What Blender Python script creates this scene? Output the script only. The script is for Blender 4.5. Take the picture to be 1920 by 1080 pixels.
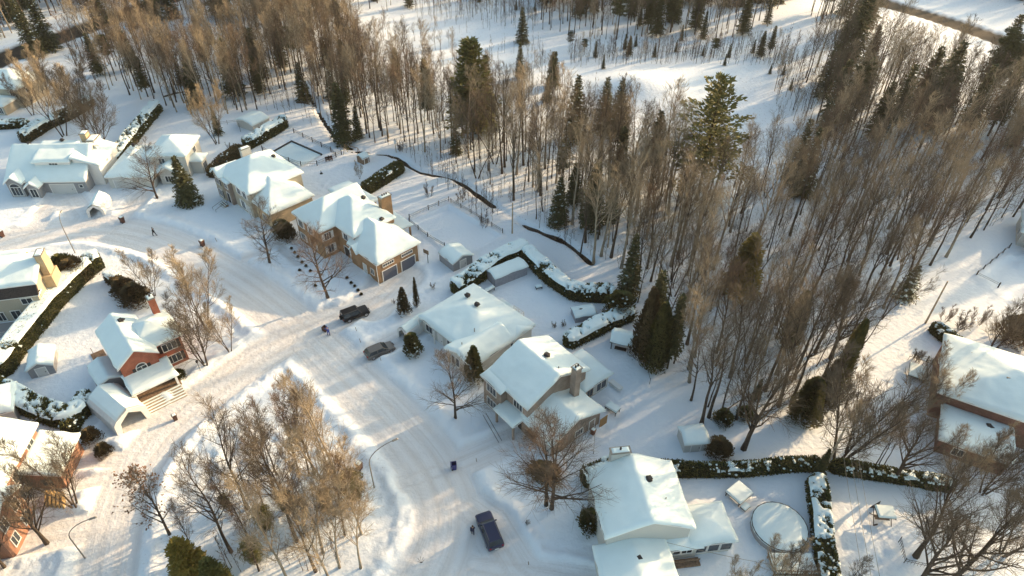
import bpy, math, random
import numpy as np
from mathutils import Vector, Matrix
for o in list(bpy.data.objects): bpy.data.objects.remove(o)
SC = bpy.context.scene; COL = SC.collection
R = math.radians
# ------------------------------------------------------------------ camera
CAMH = 74.0; FPX = 1280.0; TH = R(39.5); ROLL = R(0.7)
cd = bpy.data.cameras.new('camera'); cam = bpy.data.objects.new('camera', cd); COL.objects.link(cam)
cd.sensor_width = 36; cd.lens = 36*FPX/1920; cd.clip_end = 6000; cd.clip_start = 1
cam.location = (0, 0, CAMH)
cam.rotation_euler = (Matrix.Rotation(math.pi/2-TH, 3, 'X') @ Matrix.Rotation(ROLL, 3, 'Z')).to_euler()
SC.camera = cam
# ------------------------------------------------------------------ light
SUN_AZ = R(33); SUN_EL = R(17)          # angle from +X towards +Y, and elevation
w = bpy.data.worlds.new('World'); SC.world = w; w.use_nodes = True
nt = w.node_tree; bg = nt.nodes['Background']; sky = nt.nodes.new('ShaderNodeTexSky')
sky.sky_type = 'NISHITA'; sky.sun_disc = False; sky.sun_elevation = SUN_EL; sky.sun_rotation = math.pi/2-SUN_AZ
sky.air_density = 1.0; sky.dust_density = 3.0; sky.ozone_density = 1.0
tint = nt.nodes.new('ShaderNodeMix'); tint.data_type = 'RGBA'; tint.blend_type = 'MULTIPLY'; tint.inputs[0].default_value = 1; tint.inputs[7].default_value = (1.03, 1.04, .89, 1)
nt.links.new(sky.outputs[0], tint.inputs[6]); nt.links.new(tint.outputs[2], bg.inputs[0]); bg.inputs[1].default_value = 0.15
ld = bpy.data.lights.new('sun', 'SUN'); ld.energy = 3.6; ld.angle = R(0.6); ld.color = (1.0, 0.68, 0.38)
sun = bpy.data.objects.new('sun', ld); COL.objects.link(sun)
sd = Vector((math.cos(SUN_AZ)*math.cos(SUN_EL), math.sin(SUN_AZ)*math.cos(SUN_EL), math.sin(SUN_EL)))
sun.rotation_euler = sd.to_track_quat('Z', 'Y').to_euler(); sun.location = (60, 40, 80)
SC.view_settings.view_transform = 'Standard'; SC.view_settings.look = 'None'
SC.view_settings.exposure = 1.18; SC.view_settings.gamma = 1
SC.render.engine = 'CYCLES'; SC.render.resolution_x = 1024; SC.render.resolution_y = 576
SC.cycles.max_bounces = 5; SC.cycles.diffuse_bounces = 3; SC.cycles.glossy_bounces = 2
SC.cycles.use_denoising = True

def G(px, py, z=0.0):
    """photo pixel -> world point at height z"""
    x, y = px-960, py-540; c, s = math.cos(ROLL), math.sin(ROLL)
    x, y = x*c-y*s, x*s+y*c
    u, v = x/FPX, y/FPX
    dy = math.cos(TH)-v*math.sin(TH); dz = -math.sin(TH)-v*math.cos(TH); t = (z-CAMH)/dz
    return (u*t, dy*t)
def Pj(X, Y, Z=0.0):
    st, ct = math.sin(TH), math.cos(TH)
    z = Y*ct-(Z-CAMH)*st; v = (-Y*st-(Z-CAMH)*ct)/z; u = X/z
    x, y = u*FPX, v*FPX; c, s = math.cos(ROLL), math.sin(ROLL)
    return (960+x*c+y*s, 540-x*s+y*c)
# ------------------------------------------------------------------ noise
_rs = np.random.RandomState(7); _tab = _rs.rand(256, 256)
def vnoise(x, y, f, off=0):
    x = np.asarray(x, float)*f+off*17.3+1000; y = np.asarray(y, float)*f+off*9.1+1000
    xi = np.floor(x).astype(int); yi = np.floor(y).astype(int); fx = x-xi; fy = y-yi
    fx = fx*fx*(3-2*fx); fy = fy*fy*(3-2*fy)
    a = _tab[xi % 256, yi % 256]; b = _tab[(xi+1) % 256, yi % 256]; c = _tab[xi % 256, (yi+1) % 256]; d = _tab[(xi+1) % 256, (yi+1) % 256]
    return (a*(1-fx)+b*fx)*(1-fy)+(c*(1-fx)+d*fx)*fy
def fbm(x, y, f, o=3, off=0):
    s = 0; a = .5
    for i in range(o): s = s+a*vnoise(x, y, f*2**i, off+i); a *= .5
    return s
def sstep(a, b, x):
    t = np.clip((x-a)/(b-a), 0, 1); return t*t*(3-2*t)
def pdist(x, y, pl):
    """distance to polyline and signed lateral offset"""
    best = np.full(np.shape(x), 1e9); lat = np.zeros(np.shape(x))
    for (ax, ay), (bx, by) in zip(pl[:-1], pl[1:]):
        dx, dy = bx-ax, by-ay; L2 = dx*dx+dy*dy
        t = np.clip(((x-ax)*dx+(y-ay)*dy)/L2, 0, 1)
        d = np.hypot(x-ax-t*dx, y-ay-t*dy); sg = np.sign((x-ax)*dy-(y-ay)*dx)
        m = d < best; best = np.where(m, d, best); lat = np.where(m, d*sg, lat)
    return best, lat
def pcoord(x, y, pls):
    """distance past the edge, lateral offset and length along the nearest of several strips"""
    best = np.full(np.shape(x), 1e9); lat = np.zeros(np.shape(x)); al = np.zeros(np.shape(x))
    for pl, hw in pls:
        s0 = 0
        for (ax, ay), (bx, by) in zip(pl[:-1], pl[1:]):
            dx, dy = bx-ax, by-ay; L = math.hypot(dx, dy); tu = ((x-ax)*dx+(y-ay)*dy)/(L*L); t = np.clip(tu, 0, 1)
            d = np.hypot(x-ax-t*dx, y-ay-t*dy)-hw; m = d < best; best = np.where(m, d, best)
            lat = np.where(m, ((x-ax)*dy-(y-ay)*dx)/L, lat); al = np.where(m, s0+t*L, al); s0 += L
    return best, lat, al
def smooth_pl(pts, n=6):
    out = []; P = [np.array(p, float) for p in pts]; P = [2*P[0]-P[1]]+P+[2*P[-1]-P[-2]]
    for i in range(1, len(P)-2):
        for k in range(n):
            t = k/n; out.append(tuple(.5*((2*P[i])+(-P[i-1]+P[i+1])*t+(2*P[i-1]-5*P[i]+4*P[i+1]-P[i+2])*t*t+(-P[i-1]+3*P[i]-3*P[i+1]+P[i+2])*t**3)))
    out.append(tuple(P[-2])); return out
# ------------------------------------------------------------------ materials
MATS = {}
def mat(name, col, rough=.8, spec=.3, metal=0, noise=0, nscale=3.0, col2=None, bump=0, bscale=8.0, bands=0, vstretch=(1, 1, 1), bdist=.05):
    if name in MATS: return MATS[name]
    m = bpy.data.materials.new(name); m.use_nodes = True; nt = m.node_tree; b = nt.nodes['Principled BSDF']
    b.inputs['Roughness'].default_value = rough; b.inputs['Metallic'].default_value = metal
    b.inputs['Specular IOR Level'].default_value = spec
    c4 = (*col, 1); b.inputs['Base Color'].default_value = c4
    tc = nt.nodes.new('ShaderNodeTexCoord'); mp = nt.nodes.new('ShaderNodeMapping'); mp.inputs['Scale'].default_value = vstretch
    nt.links.new(tc.outputs['Object'], mp.inputs[0])
    last = None
    if noise or col2:
        n = nt.nodes.new('ShaderNodeTexNoise'); n.inputs['Scale'].default_value = nscale; n.inputs['Detail'].default_value = 5
        nt.links.new(mp.outputs[0], n.inputs[0])
        cr = nt.nodes.new('ShaderNodeValToRGB'); cr.color_ramp.elements[0].position = .35; cr.color_ramp.elements[1].position = .65
        c2 = col2 if col2 else tuple(min(1, c*(1+noise)) for c in col); c1 = col if col2 else tuple(c*(1-noise) for c in col)
        cr.color_ramp.elements[0].color = (*c1, 1); cr.color_ramp.elements[1].color = (*c2, 1)
        nt.links.new(n.outputs[0], cr.inputs[0]); last = cr.outputs[0]
    if bands:
        wv = nt.nodes.new('ShaderNodeTexWave'); wv.bands_direction = 'Z'; wv.inputs['Scale'].default_value = bands; wv.wave_profile = 'SAW'
        nt.links.new(tc.outputs['Object'], wv.inputs[0])
        mx = nt.nodes.new('ShaderNodeMix'); mx.data_type = 'RGBA'; mx.blend_type = 'MULTIPLY'; mx.inputs[0].default_value = .35
        if last: nt.links.new(last, mx.inputs[6])
        else: mx.inputs[6].default_value = c4
        nt.links.new(wv.outputs[0], mx.inputs[7]); last = mx.outputs[2]
    if last: nt.links.new(last, b.inputs['Base Color'])
    if bump:
        n = nt.nodes.new('ShaderNodeTexNoise'); n.inputs['Scale'].default_value = bscale; n.inputs['Detail'].default_value = 6
        bp = nt.nodes.new('ShaderNodeBump'); bp.inputs['Strength'].default_value = bump; bp.inputs['Distance'].default_value = bdist
        nt.links.new(mp.outputs[0], n.inputs[0]); nt.links.new(n.outputs[0], bp.inputs['Height']); nt.links.new(bp.outputs[0], b.inputs['Normal'])
    MATS[name] = m; return m
def brick(name, c1, c2, mortar):
    m = mat(name, c1, rough=.9, bump=.3, bscale=20); nt = m.node_tree; b = nt.nodes['Principled BSDF']
    tc = nt.nodes.new('ShaderNodeTexCoord'); sx = nt.nodes.new('ShaderNodeSeparateXYZ'); cx = nt.nodes.new('ShaderNodeCombineXYZ')
    ad = nt.nodes.new('ShaderNodeMath'); ad.operation = 'ADD'
    nt.links.new(tc.outputs['Object'], sx.inputs[0]); nt.links.new(sx.outputs[0], ad.inputs[0]); nt.links.new(sx.outputs[1], ad.inputs[1])
    nt.links.new(ad.outputs[0], cx.inputs[0]); nt.links.new(sx.outputs[2], cx.inputs[1])
    br = nt.nodes.new('ShaderNodeTexBrick'); br.inputs['Scale'].default_value = 3.4; br.inputs['Mortar Size'].default_value = .018
    br.inputs['Color1'].default_value = (*c1, 1); br.inputs['Color2'].default_value = (*c2, 1); br.inputs['Mortar'].default_value = (*mortar, 1)
    nt.links.new(cx.outputs[0], br.inputs[0])
    n = nt.nodes.new('ShaderNodeTexNoise'); n.inputs['Scale'].default_value = .9; nt.links.new(tc.outputs['Object'], n.inputs[0])
    mx = nt.nodes.new('ShaderNodeMix'); mx.data_type = 'RGBA'; mx.blend_type = 'OVERLAY'; mx.inputs[0].default_value = .45
    nt.links.new(br.outputs[0], mx.inputs[6]); nt.links.new(n.outputs[0], mx.inputs[7]); nt.links.new(mx.outputs[2], b.inputs['Base Color'])
    return m
SNOW = mat('snow', (.80, .85, .88), rough=.75, spec=.15, noise=.03, nscale=.8, bump=.5, bscale=2.2, bdist=.08)
SNOWR = mat('roof_snow', (.76, .865, .87), rough=.75, spec=.15, noise=.02, nscale=.6, bump=.25, bscale=1.3, bdist=.08)
BARK = mat('bark', (.065, .048, .036), rough=.95, noise=.35, nscale=1.5, bump=.5, bscale=9, vstretch=(1, 1, .2))
BARKP = mat('pale_bark', (.30, .25, .185), rough=.95, noise=.3, nscale=1.2, bump=.4, bscale=7, vstretch=(1, 1, .3))
TWIG = mat('twig', (.125, .098, .07), rough=.9, noise=.3, nscale=.5)
TWIGR = mat('reddish_twig', (.155, .105, .072), rough=.9, noise=.25, nscale=.5)
TWIGP = mat('pale_twig', (.31, .245, .165), rough=.9, noise=.25, nscale=.5)
DEAD = mat('dead_leaf', (.20, .12, .075), rough=.9, noise=.3, nscale=3)
NEED = mat('needles', (.045, .052, .022), rough=.8, col2=(.10, .10, .038), nscale=1.6)
NEEDP = mat('pine_needles', (.09, .10, .028), rough=.8, col2=(.20, .175, .05), nscale=1.2)
CEDAR = mat('cedar_leaf', (.055, .066, .018), rough=.85, col2=(.16, .14, .04), nscale=1.3)
CEDARB = mat('brown_cedar_leaf', (.085, .065, .03), rough=.9, col2=(.15, .105, .05), nscale=1.3)
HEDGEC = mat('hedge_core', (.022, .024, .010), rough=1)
SHING = mat('shingle', (.05, .04, .038), rough=.9, noise=.3, nscale=6)
WHITE = mat('white_trim', (.78, .77, .74), rough=.5)
CREAM = mat('white_siding', (.66, .65, .60), rough=.7, bands=4.5)
BEIGE = mat('beige_siding', (.52, .46, .36), rough=.75, bands=4.5)
TANW = mat('tan_stucco', (.50, .38, .24), rough=.85, noise=.08, nscale=2)
GREY = mat('grey_siding', (.36, .36, .37), rough=.8, bands=4.5)
GREYB = brick('grey_brick', (.34, .27, .22), (.28, .21, .17), (.38, .33, .28))
BROWNB = brick('brown_brick', (.34, .20, .10), (.27, .15, .075), (.36, .26, .17))
REDB = brick('red_brick', (.40, .12, .065), (.32, .09, .05), (.42, .22, .16))
ORB = brick('orange_brick', (.31, .15, .095), (.25, .12, .08), (.38, .27, .2))
DKRED = brick('dark_red_brick', (.21, .095, .07), (.16, .07, .05), (.24, .16, .13))
GLASS = mat('window_glass', (.035, .045, .055), rough=.12, spec=.6, noise=.4, nscale=.6)
GARD = mat('slate_garage_door', (.13, .14, .18), rough=.6, bands=2.2)
GARW = mat('white_garage_door', (.68, .68, .66), rough=.6, bands=2.2)
METAL = mat('dark_metal', (.045, .04, .04), rough=.5, metal=.3)
GALV = mat('galvanised_steel', (.28, .26, .23), rough=.5, metal=.6)
WOOD = mat('weathered_wood', (.22, .15, .10), rough=.9, noise=.3, nscale=4)
POSTW = mat('pole_wood', (.42, .34, .25), rough=.9, noise=.2, nscale=3)
TARP = mat('white_fabric', (.72, .71, .68), rough=.6, noise=.04, nscale=2, bump=.2, bscale=2)
TARPG = mat('grey_fabric', (.30, .30, .33), rough=.7, noise=.1, nscale=2, bump=.2, bscale=2)
TYRE = mat('rubber', (.015, .015, .015), rough=.9)
RIM = mat('alloy', (.4, .4, .42), rough=.35, metal=.8)
def paint(n, c): return mat(n, c, rough=.28, spec=.5, metal=.35)
CARBLK = paint('black_paint', (.016, .013, .013)); CARGRY = paint('grey_paint', (.17, .155, .145)); CARDRK = paint('dark_blue_paint', (.035, .04, .085))
LENSR = mat('red_lens', (.35, .02, .02), rough=.2); LENSW = mat('clear_lens', (.6, .62, .65), rough=.15)
SKIN = mat('skin', (.45, .28, .2), rough=.6); NAVY = mat('navy_cloth', (.02, .025, .06), rough=.9); DKCL = mat('dark_cloth', (.015, .015, .02), rough=.9)
BLUEC = mat('blue_cloth', (.07, .10, .33), rough=.9); HAIR = mat('brown_hair', (.05, .03, .02), rough=.8)
BINB = mat('brown_plastic', (.10, .045, .03), rough=.5); BINU = mat('blue_plastic', (.03, .035, .16), rough=.45)
WATER = mat('dark_water', (.035, .022, .014), rough=.25, spec=.5)
WIREM = mat('cable', (.25, .22, .18), rough=.7)
# ------------------------------------------------------------------ mesh builder
class MB:
    def __init__(s): s.v = []; s.f = []; s.m = []
    def quad(s, a, b, c, d, m=0):
        n = len(s.v); s.v += [tuple(a), tuple(b), tuple(c), tuple(d)]; s.f.append((n, n+1, n+2, n+3)); s.m.append(m)
    def poly(s, pts, m=0):
        n = len(s.v); s.v += [tuple(p) for p in pts]; s.f.append(tuple(range(n, n+len(pts)))); s.m.append(m)
    def box(s, c, d, rz=0, m=0, taper=1.0):
        cx, cy, cz = c; hx, hy, hz = d[0]/2, d[1]/2, d[2]/2; ca, sa = math.cos(rz), math.sin(rz); n = len(s.v)
        for z, t in ((-hz, 1), (hz, taper)):
            for x, y in ((-hx, -hy), (hx, -hy), (hx, hy), (-hx, hy)):
                x *= t; y *= t; s.v.append((cx+x*ca-y*sa, cy+x*sa+y*ca, cz+z))
        for f in ((0, 3, 2, 1), (4, 5, 6, 7), (0, 1, 5, 4), (1, 2, 6, 5), (2, 3, 7, 6), (3, 0, 4, 7)): s.f.append(tuple(n+i for i in f)); s.m.append(m)
    def prism(s, pts, off, m=0):
        """extrude polygon pts by vector off"""
        n = len(s.v); k = len(pts); s.v += [tuple(p) for p in pts]+[(p[0]+off[0], p[1]+off[1], p[2]+off[2]) for p in pts]
        s.f.append(tuple(range(n+k-1, n-1, -1))); s.f.append(tuple(range(n+k, n+2*k))); s.m += [m, m]
        for i in range(k): j = (i+1) % k; s.f.append((n+i, n+j, n+k+j, n+k+i)); s.m.append(m)
    def tube(s, pts, rad, k=6, m=0, cap=True):
        P = [Vector(p) for p in pts]; rad = rad if hasattr(rad, '__len__') else [rad]*len(P); n0 = len(s.v); pu = None
        for i, p in enumerate(P):
            d = (P[min(i+1, len(P)-1)]-P[max(i-1, 0)]); d = d.normalized() if d.length > 1e-9 else Vector((0, 0, 1))
            if pu is None: pu = d.orthogonal().normalized()
            pu = (pu-d*pu.dot(d)); pu = pu.normalized() if pu.length > 1e-6 else d.orthogonal().normalized(); pv = d.cross(pu)
            for j in range(k): a = 2*math.pi*j/k; s.v.append(tuple(p+(pu*math.cos(a)+pv*math.sin(a))*rad[i]))
        for i in range(len(P)-1):
            for j in range(k):
                a = n0+i*k+j; b = n0+i*k+(j+1) % k; s.f.append((a, b, b+k, a+k)); s.m.append(m)
        if cap and k > 2: s.f.append(tuple(n0+(len(P)-1)*k+j for j in range(k))); s.f.append(tuple(n0+k-1-j for j in range(k))); s.m += [m, m]
    def blob(s, c, r, m=0, seg=8, rings=5, jit=0, rnd=random):
        n = len(s.v); cx, cy, cz = c; rx, ry, rz = r if hasattr(r, '__len__') else (r, r, r)
        for i in range(rings+1):
            th = math.pi*i/rings
            for j in range(seg):
                a = 2*math.pi*j/seg; q = 1+jit*(rnd.random()-.5)
                s.v.append((cx+rx*q*math.sin(th)*math.cos(a), cy+ry*q*math.sin(th)*math.sin(a), cz+rz*q*math.cos(th)))
        for i in range(rings):
            for j in range(seg):
                a = n+i*seg+j; b = n+i*seg+(j+1) % seg; s.f.append((a, a+seg, b+seg, b)); s.m.append(m)
    def mesh(s, name, mats, smooth=False):
        me = bpy.data.meshes.new(name); me.from_pydata(s.v, [], s.f)
        for mm in (mats if isinstance(mats, (list, tuple)) else [mats]): me.materials.append(mm)
        if any(s.m): me.polygons.foreach_set('material_index', s.m)
        if smooth: me.polygons.foreach_set('use_smooth', [True]*len(s.f))
        me.update(); return me
    def build(s, name, mats, parent=None, smooth=False, bevel=0):
        o = bpy.data.objects.new(name, s.mesh(name, mats, smooth)); COL.objects.link(o)
        if parent is not None: o.parent = parent
        if bevel: b = o.modifiers.new('bevel', 'BEVEL'); b.width = bevel; b.segments = 2; b.limit_method = 'ANGLE'
        return o
def tag(o, label=None, cat=None, group=None, kind=None):
    if label: o['label'] = label
    if cat: o['category'] = cat
    if group: o['group'] = group
    if kind: o['kind'] = kind
    return o
def empty(name, loc, rz=0, label=None, cat=None, group=None):
    o = bpy.data.objects.new(name, None); COL.objects.link(o); o.location = (loc[0], loc[1], loc[2] if len(loc) > 2 else 0); o.rotation_euler = (0, 0, rz)
    o.empty_display_size = .3
    return tag(o, label, cat, group)
def dup(root, loc, rz=0, sc=1, label=None, group=None):
    r = root.copy(); COL.objects.link(r); r.location = loc; r.rotation_euler = (0, 0, rz); r.scale = (sc, sc, sc) if not hasattr(sc, '__len__') else sc
    tag(r, label, None, group)
    for ch in list(root.children):
        c = ch.copy(); COL.objects.link(c); c.parent = r
        for g in list(ch.children): d = g.copy(); COL.objects.link(d); d.parent = c
    return r
#@@GROUND
# ------------------------------------------------------------------ ground, roads
def PX(pts): return [G(*p) for p in pts]
ROADS = [(smooth_pl(PX([(-260, 570), (0, 482), (110, 454), (200, 449), (290, 466), (370, 500), (450, 545), (520, 595), (590, 650), (660, 715), (740, 790), (810, 870), (850, 950), (845, 1030), (800, 1130), (740, 1250)])), 4.4),
         (smooth_pl(PX([(570, 630), (480, 690), (400, 750), (330, 812), (275, 880), (238, 960), (215, 1080), (205, 1200)])), 3.5),
         (smooth_pl(PX([(560, 640), (620, 610)])), 3.4)]
DRIVES = [(PX([(580, 645), (640, 605), (705, 570)]), 2.7), (PX([(700, 578), (750, 528)]), 4.2), (PX([(630, 705), (700, 668), (785, 622)]), 1.9),
          (PX([(780, 905), (880, 868), (1000, 812)]), 2.2), (PX([(850, 940), (925, 990), (975, 1070), (1080, 1160)]), 3.3), (PX([(900, 1060), (1120, 1090)]), 2.0),
          (PX([(130, 455), (150, 425), (122, 388)]), 2.8), (PX([(30, 475), (70, 435), (100, 392)]), 2.0), (PX([(205, 450), (235, 415), (262, 386)]), 2.2),
          (PX([(345, 815), (290, 790), (235, 812)]), 2.3), (PX([(250, 880), (170, 880), (118, 885)]), 1.8), (PX([(250, 905), (170, 925), (112, 930)]), 1.3),
          (PX([(230, 1000), (60, 1030), (-60, 1060)]), 2.4), (PX([(460, 500), (520, 470), (560, 505)]), 0.8)]
FARROADS = [(PX([(-120, 190), (0, 132), (120, 85), (230, 42), (330, 5), (430, -35), (560, -90)]), 5.5), (PX([(1480, -60), (1600, -25), (1660, -2), (1740, 18), (1840, 48), (1960, 90), (2100, 140)]), 5.5)]
DITCH = smooth_pl(PX([(560, 170), (600, 235), (650, 285), (730, 298), (780, 325), (850, 340), (905, 375), (960, 410), (1010, 432), (1060, 452), (1110, 490)]))
PATHS = [(PX([(1300, 700), (1230, 720), (1180, 760), (1120, 830)]), .9), (PX([(1620, 960), (1680, 1000), (1650, 1060)]), 1.2), (PX([(1350, 620), (1450, 640), (1600, 560), (1700, 470)]), .8), (PX([(600, 360), (640, 390), (700, 420)]), 2.5), (PX([(1400, 900), (1500, 960)]), .7)]
FLATS = [PX([(772, 424), (838, 392), (936, 446), (858, 492)]), PX([(1835, 500), (1885, 460), (1960, 500), (1900, 545)])]
POOLC = G(1468, 985); HILL = G(1185, 172); HILL2 = G(1300, 140)
def terrain(x, y):
    x = np.asarray(x, float); y = np.asarray(y, float)
    z = .30+.22*(fbm(x, y, .12, 3)-.45)+.07*(fbm(x, y, .6, 2, 5)-.4)
    rd = np.full(x.shape, 99.); track = np.zeros(x.shape)
    for pl, hw in ROADS:
        d, l = pdist(x, y, pl); rd = np.minimum(rd, d-hw)
        a = np.abs(l); track = np.maximum(track, (np.exp(-((a-1.1)/.45)**2)+np.exp(-((a-2.9)/.5)**2)*.7)*(d < hw))
    dd = np.full(x.shape, 99.)
    for pl, hw in DRIVES:
        d, l = pdist(x, y, pl); dd = np.minimum(dd, d-hw); a = np.abs(l)
        track = np.maximum(track, np.exp(-((a-.8)/.22)**2)*(d < hw)*.9)
    cl = np.minimum(rd, dd)
    road = 1-sstep(-.5, .35, cl+.5*(fbm(x, y, .9, 2, 3)-.4))
    bank = np.exp(-((rd-1.3)/.85)**2)*(.22+.5*fbm(x, y, .45, 2, 8))+.35*np.exp(-((dd-.75)/.5)**2)*(rd > 0)*(.3+.9*fbm(x, y, .5, 2, 9))
    lump = .62*(fbm(x, y, 1.3, 3, 11)-.42)*np.exp(-((cl-1.5)/1.6)**2)
    lump = lump+.22*(fbm(x, y, 2.6, 2, 15)-.38)*np.exp(-((cl-1.3)/1.2)**2)+.06*(vnoise(x, y, 2.2, 16)-.5)
    z = z*(1-road)+(bank+lump)*(1-road)+(.03*fbm(x, y, 1.5, 2)-.05*track*vnoise(x, y, .8, 3))*road
    ix, iy = G(505, 900); isl = np.exp(-(((x-ix)/13)**2+((y-iy)/10)**2)**2)
    z = z+isl*(1-road)*(.9*fbm(x, y, .7, 3, 21)+.35*fbm(x, y, 2.2, 2, 22))
    for pl, hw in PATHS:
        d, l = pdist(x, y, pl); k = np.exp(-(d/hw)**2); z = z-k*.32*(.3+vnoise(x, y, 2.2, 4))*(1-road)
    for qd in FLATS:
        dq = np.full(x.shape, 1e9)
        for (ax, ay), (bx, by) in zip(qd, qd[1:]+qd[:1]): dq = np.minimum(dq, ((bx-ax)*(ay-y)-(ax-x)*(by-ay))/math.hypot(bx-ax, by-ay))
        k = sstep(0, .5, dq); z = z*(1-k)+.05*k+.30*np.exp(-((dq+.35)/.4)**2)
    d, l = pdist(x, y, DITCH); z = z-np.exp(-(d/(.45+.7*vnoise(x, y, .5, 3)))**2)*(.3+.85*sstep(.22, .42, vnoise(x, y, .13, 33)))
    far = np.full(x.shape, 99.)
    for pl, hw in FARROADS:
        d, l = pdist(x, y, pl); far = np.minimum(far, d-hw)
    fr = 1-sstep(-.6, .6, far); z = z*(1-fr)+.25*np.exp(-((far-2)/2.0)**2)*(1-fr)
    for (hx, hy), a, sx, sy in ((HILL, 3.6, 11, 8), (HILL2, 2.0, 26, 14), (G(1560, 60), 4, 30, 30)):
        z = z+a*np.exp(-((x-hx)/sx)**2-((y-hy)/sy)**2)
    d2 = np.hypot(x-POOLC[0], y-POOLC[1])
    z = z+(x*x+y*y > 9e4)*.0
    return z, road, np.clip(track, 0, 1), rd, dd, far
def gz(x, y): return float(terrain(np.array([x]), np.array([y]))[0][0])
xs = np.concatenate([-np.geomspace(245, 2500, 30)[::-1], np.arange(-240, -110, 1.6), np.arange(-110, -72, .9), np.arange(-72, 76, .32), np.arange(76, 130, 1.2), np.arange(130, 240, 1.6), np.geomspace(245, 2500, 30)])
ys = np.concatenate([-np.geomspace(5, 1500, 12)[::-1], np.arange(0, 34, 2.), np.arange(34, 136, .32), np.arange(136, 300, 1.4), np.geomspace(302, 4500, 34)])
XX, YY = np.meshgrid(xs, ys); ZZ, RD, TR, rdd, drd, frd = terrain(XX, YY)
NX, NY = len(xs), len(ys)
VV = np.stack([XX.ravel(), YY.ravel(), ZZ.ravel()], 1); ii = np.arange((NY-1)*(NX-1)); r_, c_ = ii//(NX-1), ii % (NX-1); b0 = r_*NX+c_
FF = np.stack([b0, b0+1, b0+NX+1, b0+NX], 1)
cen = lambda a: a.ravel()[FF].mean(1)
cls = np.where(cen(frd) < 0, 3, np.where(cen(rdd) < 0, 1, np.where(cen(drd) < 0, 2, 0)))
def ground_mat():
    m = mat('snow_ground', (.8, .84, .88), rough=.8, spec=.15); nt = m.node_tree; b = nt.nodes['Principled BSDF']; L = nt.links.new; N = nt.nodes.new
    tc = N('ShaderNodeTexCoord')
    def nz(scale, det=5, st=None):
        n = N('ShaderNodeTexNoise'); n.inputs['Scale'].default_value = scale; n.inputs['Detail'].default_value = det
        if st: mp = N('ShaderNodeMapping'); mp.inputs['Scale'].default_value = st; L(tc.outputs['Object'], mp.inputs[0]); L(mp.outputs[0], n.inputs[0])
        else: L(tc.outputs['Object'], n.inputs[0])
        return n.outputs[0]
    def mth(op, a, bb):
        q = N('ShaderNodeMath'); q.operation = op; q.use_clamp = True
        for i, s in enumerate((a, bb)):
            if isinstance(s, (int, float)): q.inputs[i].default_value = s
            else: L(s, q.inputs[i])
        return q.outputs[0]
    def mix(f, a, bb):
        q = N('ShaderNodeMix'); q.data_type = 'RGBA'
        if isinstance(f, (int, float)): q.inputs[0].default_value = f
        else: L(f, q.inputs[0])
        for i, s in ((6, a), (7, bb)):
            if isinstance(s, tuple): q.inputs[i].default_value = (*s, 1)
            else: L(s, q.inputs[i])
        return q.outputs[2]
    def att(n): a = N('ShaderNodeAttribute'); a.attribute_name = n; return a.outputs['Fac']
    snow = mix(nz(.35), (.80, .85, .89), (.76, .81, .87))
    pack = mix(nz(.5, 6), (.77, .79, .81), (.69, .69, .70))
    c = mix(att('road'), snow, pack)
    tr = mth('MULTIPLY', att('track'), mth('MULTIPLY', nz(.16, 6), .62)); c = mix(tr, c, (.50, .45, .41))
    cb = N('ShaderNodeCombineXYZ'); ml = N('ShaderNodeMath'); ml.operation = 'MULTIPLY'; ml.inputs[1].default_value = 2.3; L(att('lateral'), ml.inputs[0]); ma = N('ShaderNodeMath'); ma.operation = 'MULTIPLY'; ma.inputs[1].default_value = .07; L(att('along'), ma.inputs[0]); L(ml.outputs[0], cb.inputs[0]); L(ma.outputs[0], cb.inputs[1])
    sn = N('ShaderNodeTexNoise'); sn.inputs['Scale'].default_value = 1.0; sn.inputs['Detail'].default_value = 4; sn.inputs['Roughness'].default_value = .6; L(cb.outputs[0], sn.inputs[0])
    sr = N('ShaderNodeValToRGB'); sr.color_ramp.elements[0].position = .5; sr.color_ramp.elements[1].position = .66; L(sn.outputs[0], sr.inputs[0])
    gr = N('ShaderNodeValToRGB'); gr.color_ramp.elements[0].position = .60; gr.color_ramp.elements[1].position = .72; L(nz(7, 6), gr.inputs[0])
    c = mix(mth('MULTIPLY', mth('MULTIPLY', sr.outputs[0], att('road')), .36), c, (.52, .50, .48)); c = mix(mth('MULTIPLY', mth('MULTIPLY', gr.outputs[0], att('road')), .35), c, (.36, .31, .27))
    # leaf litter and brush debris under the woods
    dn = N('ShaderNodeValToRGB'); dn.color_ramp.elements[0].position = .63; dn.color_ramp.elements[1].position = .70
    L(nz(2.3, 8), dn.inputs[0]); c = mix(mth('MULTIPLY', mth('MULTIPLY', dn.outputs[0], att('wood')), .7), c, (.22, .16, .11))
    c = mix(att('asphalt'), c, mix(nz(.4, 6), (.022, .018, .014), (.05, .04, .032)))
    L(c, b.inputs['Base Color'])
    bp = N('ShaderNodeBump'); bp.inputs['Strength'].default_value = .55; bp.inputs['Distance'].default_value = .2; L(nz(1.7, 8), bp.inputs['Height'])
    b2 = N('ShaderNodeBump'); b2.inputs['Strength'].default_value = .8; b2.inputs['Distance'].default_value = .06; L(mth('MULTIPLY', sn.outputs[0], att('road')), b2.inputs['Height']); L(bp.outputs[0], b2.inputs['Normal']); L(b2.outputs[0], b.inputs['Normal'])
    return m
WOODLINE = PX([(-200, 150), (150, 180), (330, 215), (480, 190), (600, 240), (760, 300), (900, 420), (1010, 460), (1170, 540), (1250, 690), (1400, 800), (1560, 780), (1600, 600), (1660, 430), (1800, 360), (2000, 300)])
wl = np.interp(XX, [p[0] for p in sorted(WOODLINE)], [p[1] for p in sorted(WOODLINE)])
WD = sstep(0, 6, YY-wl); isx, isy = G(520, 950); WD = np.maximum(WD, np.exp(-(((XX-isx)/14)**2+((YY-isy)/12)**2)**2))
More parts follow.
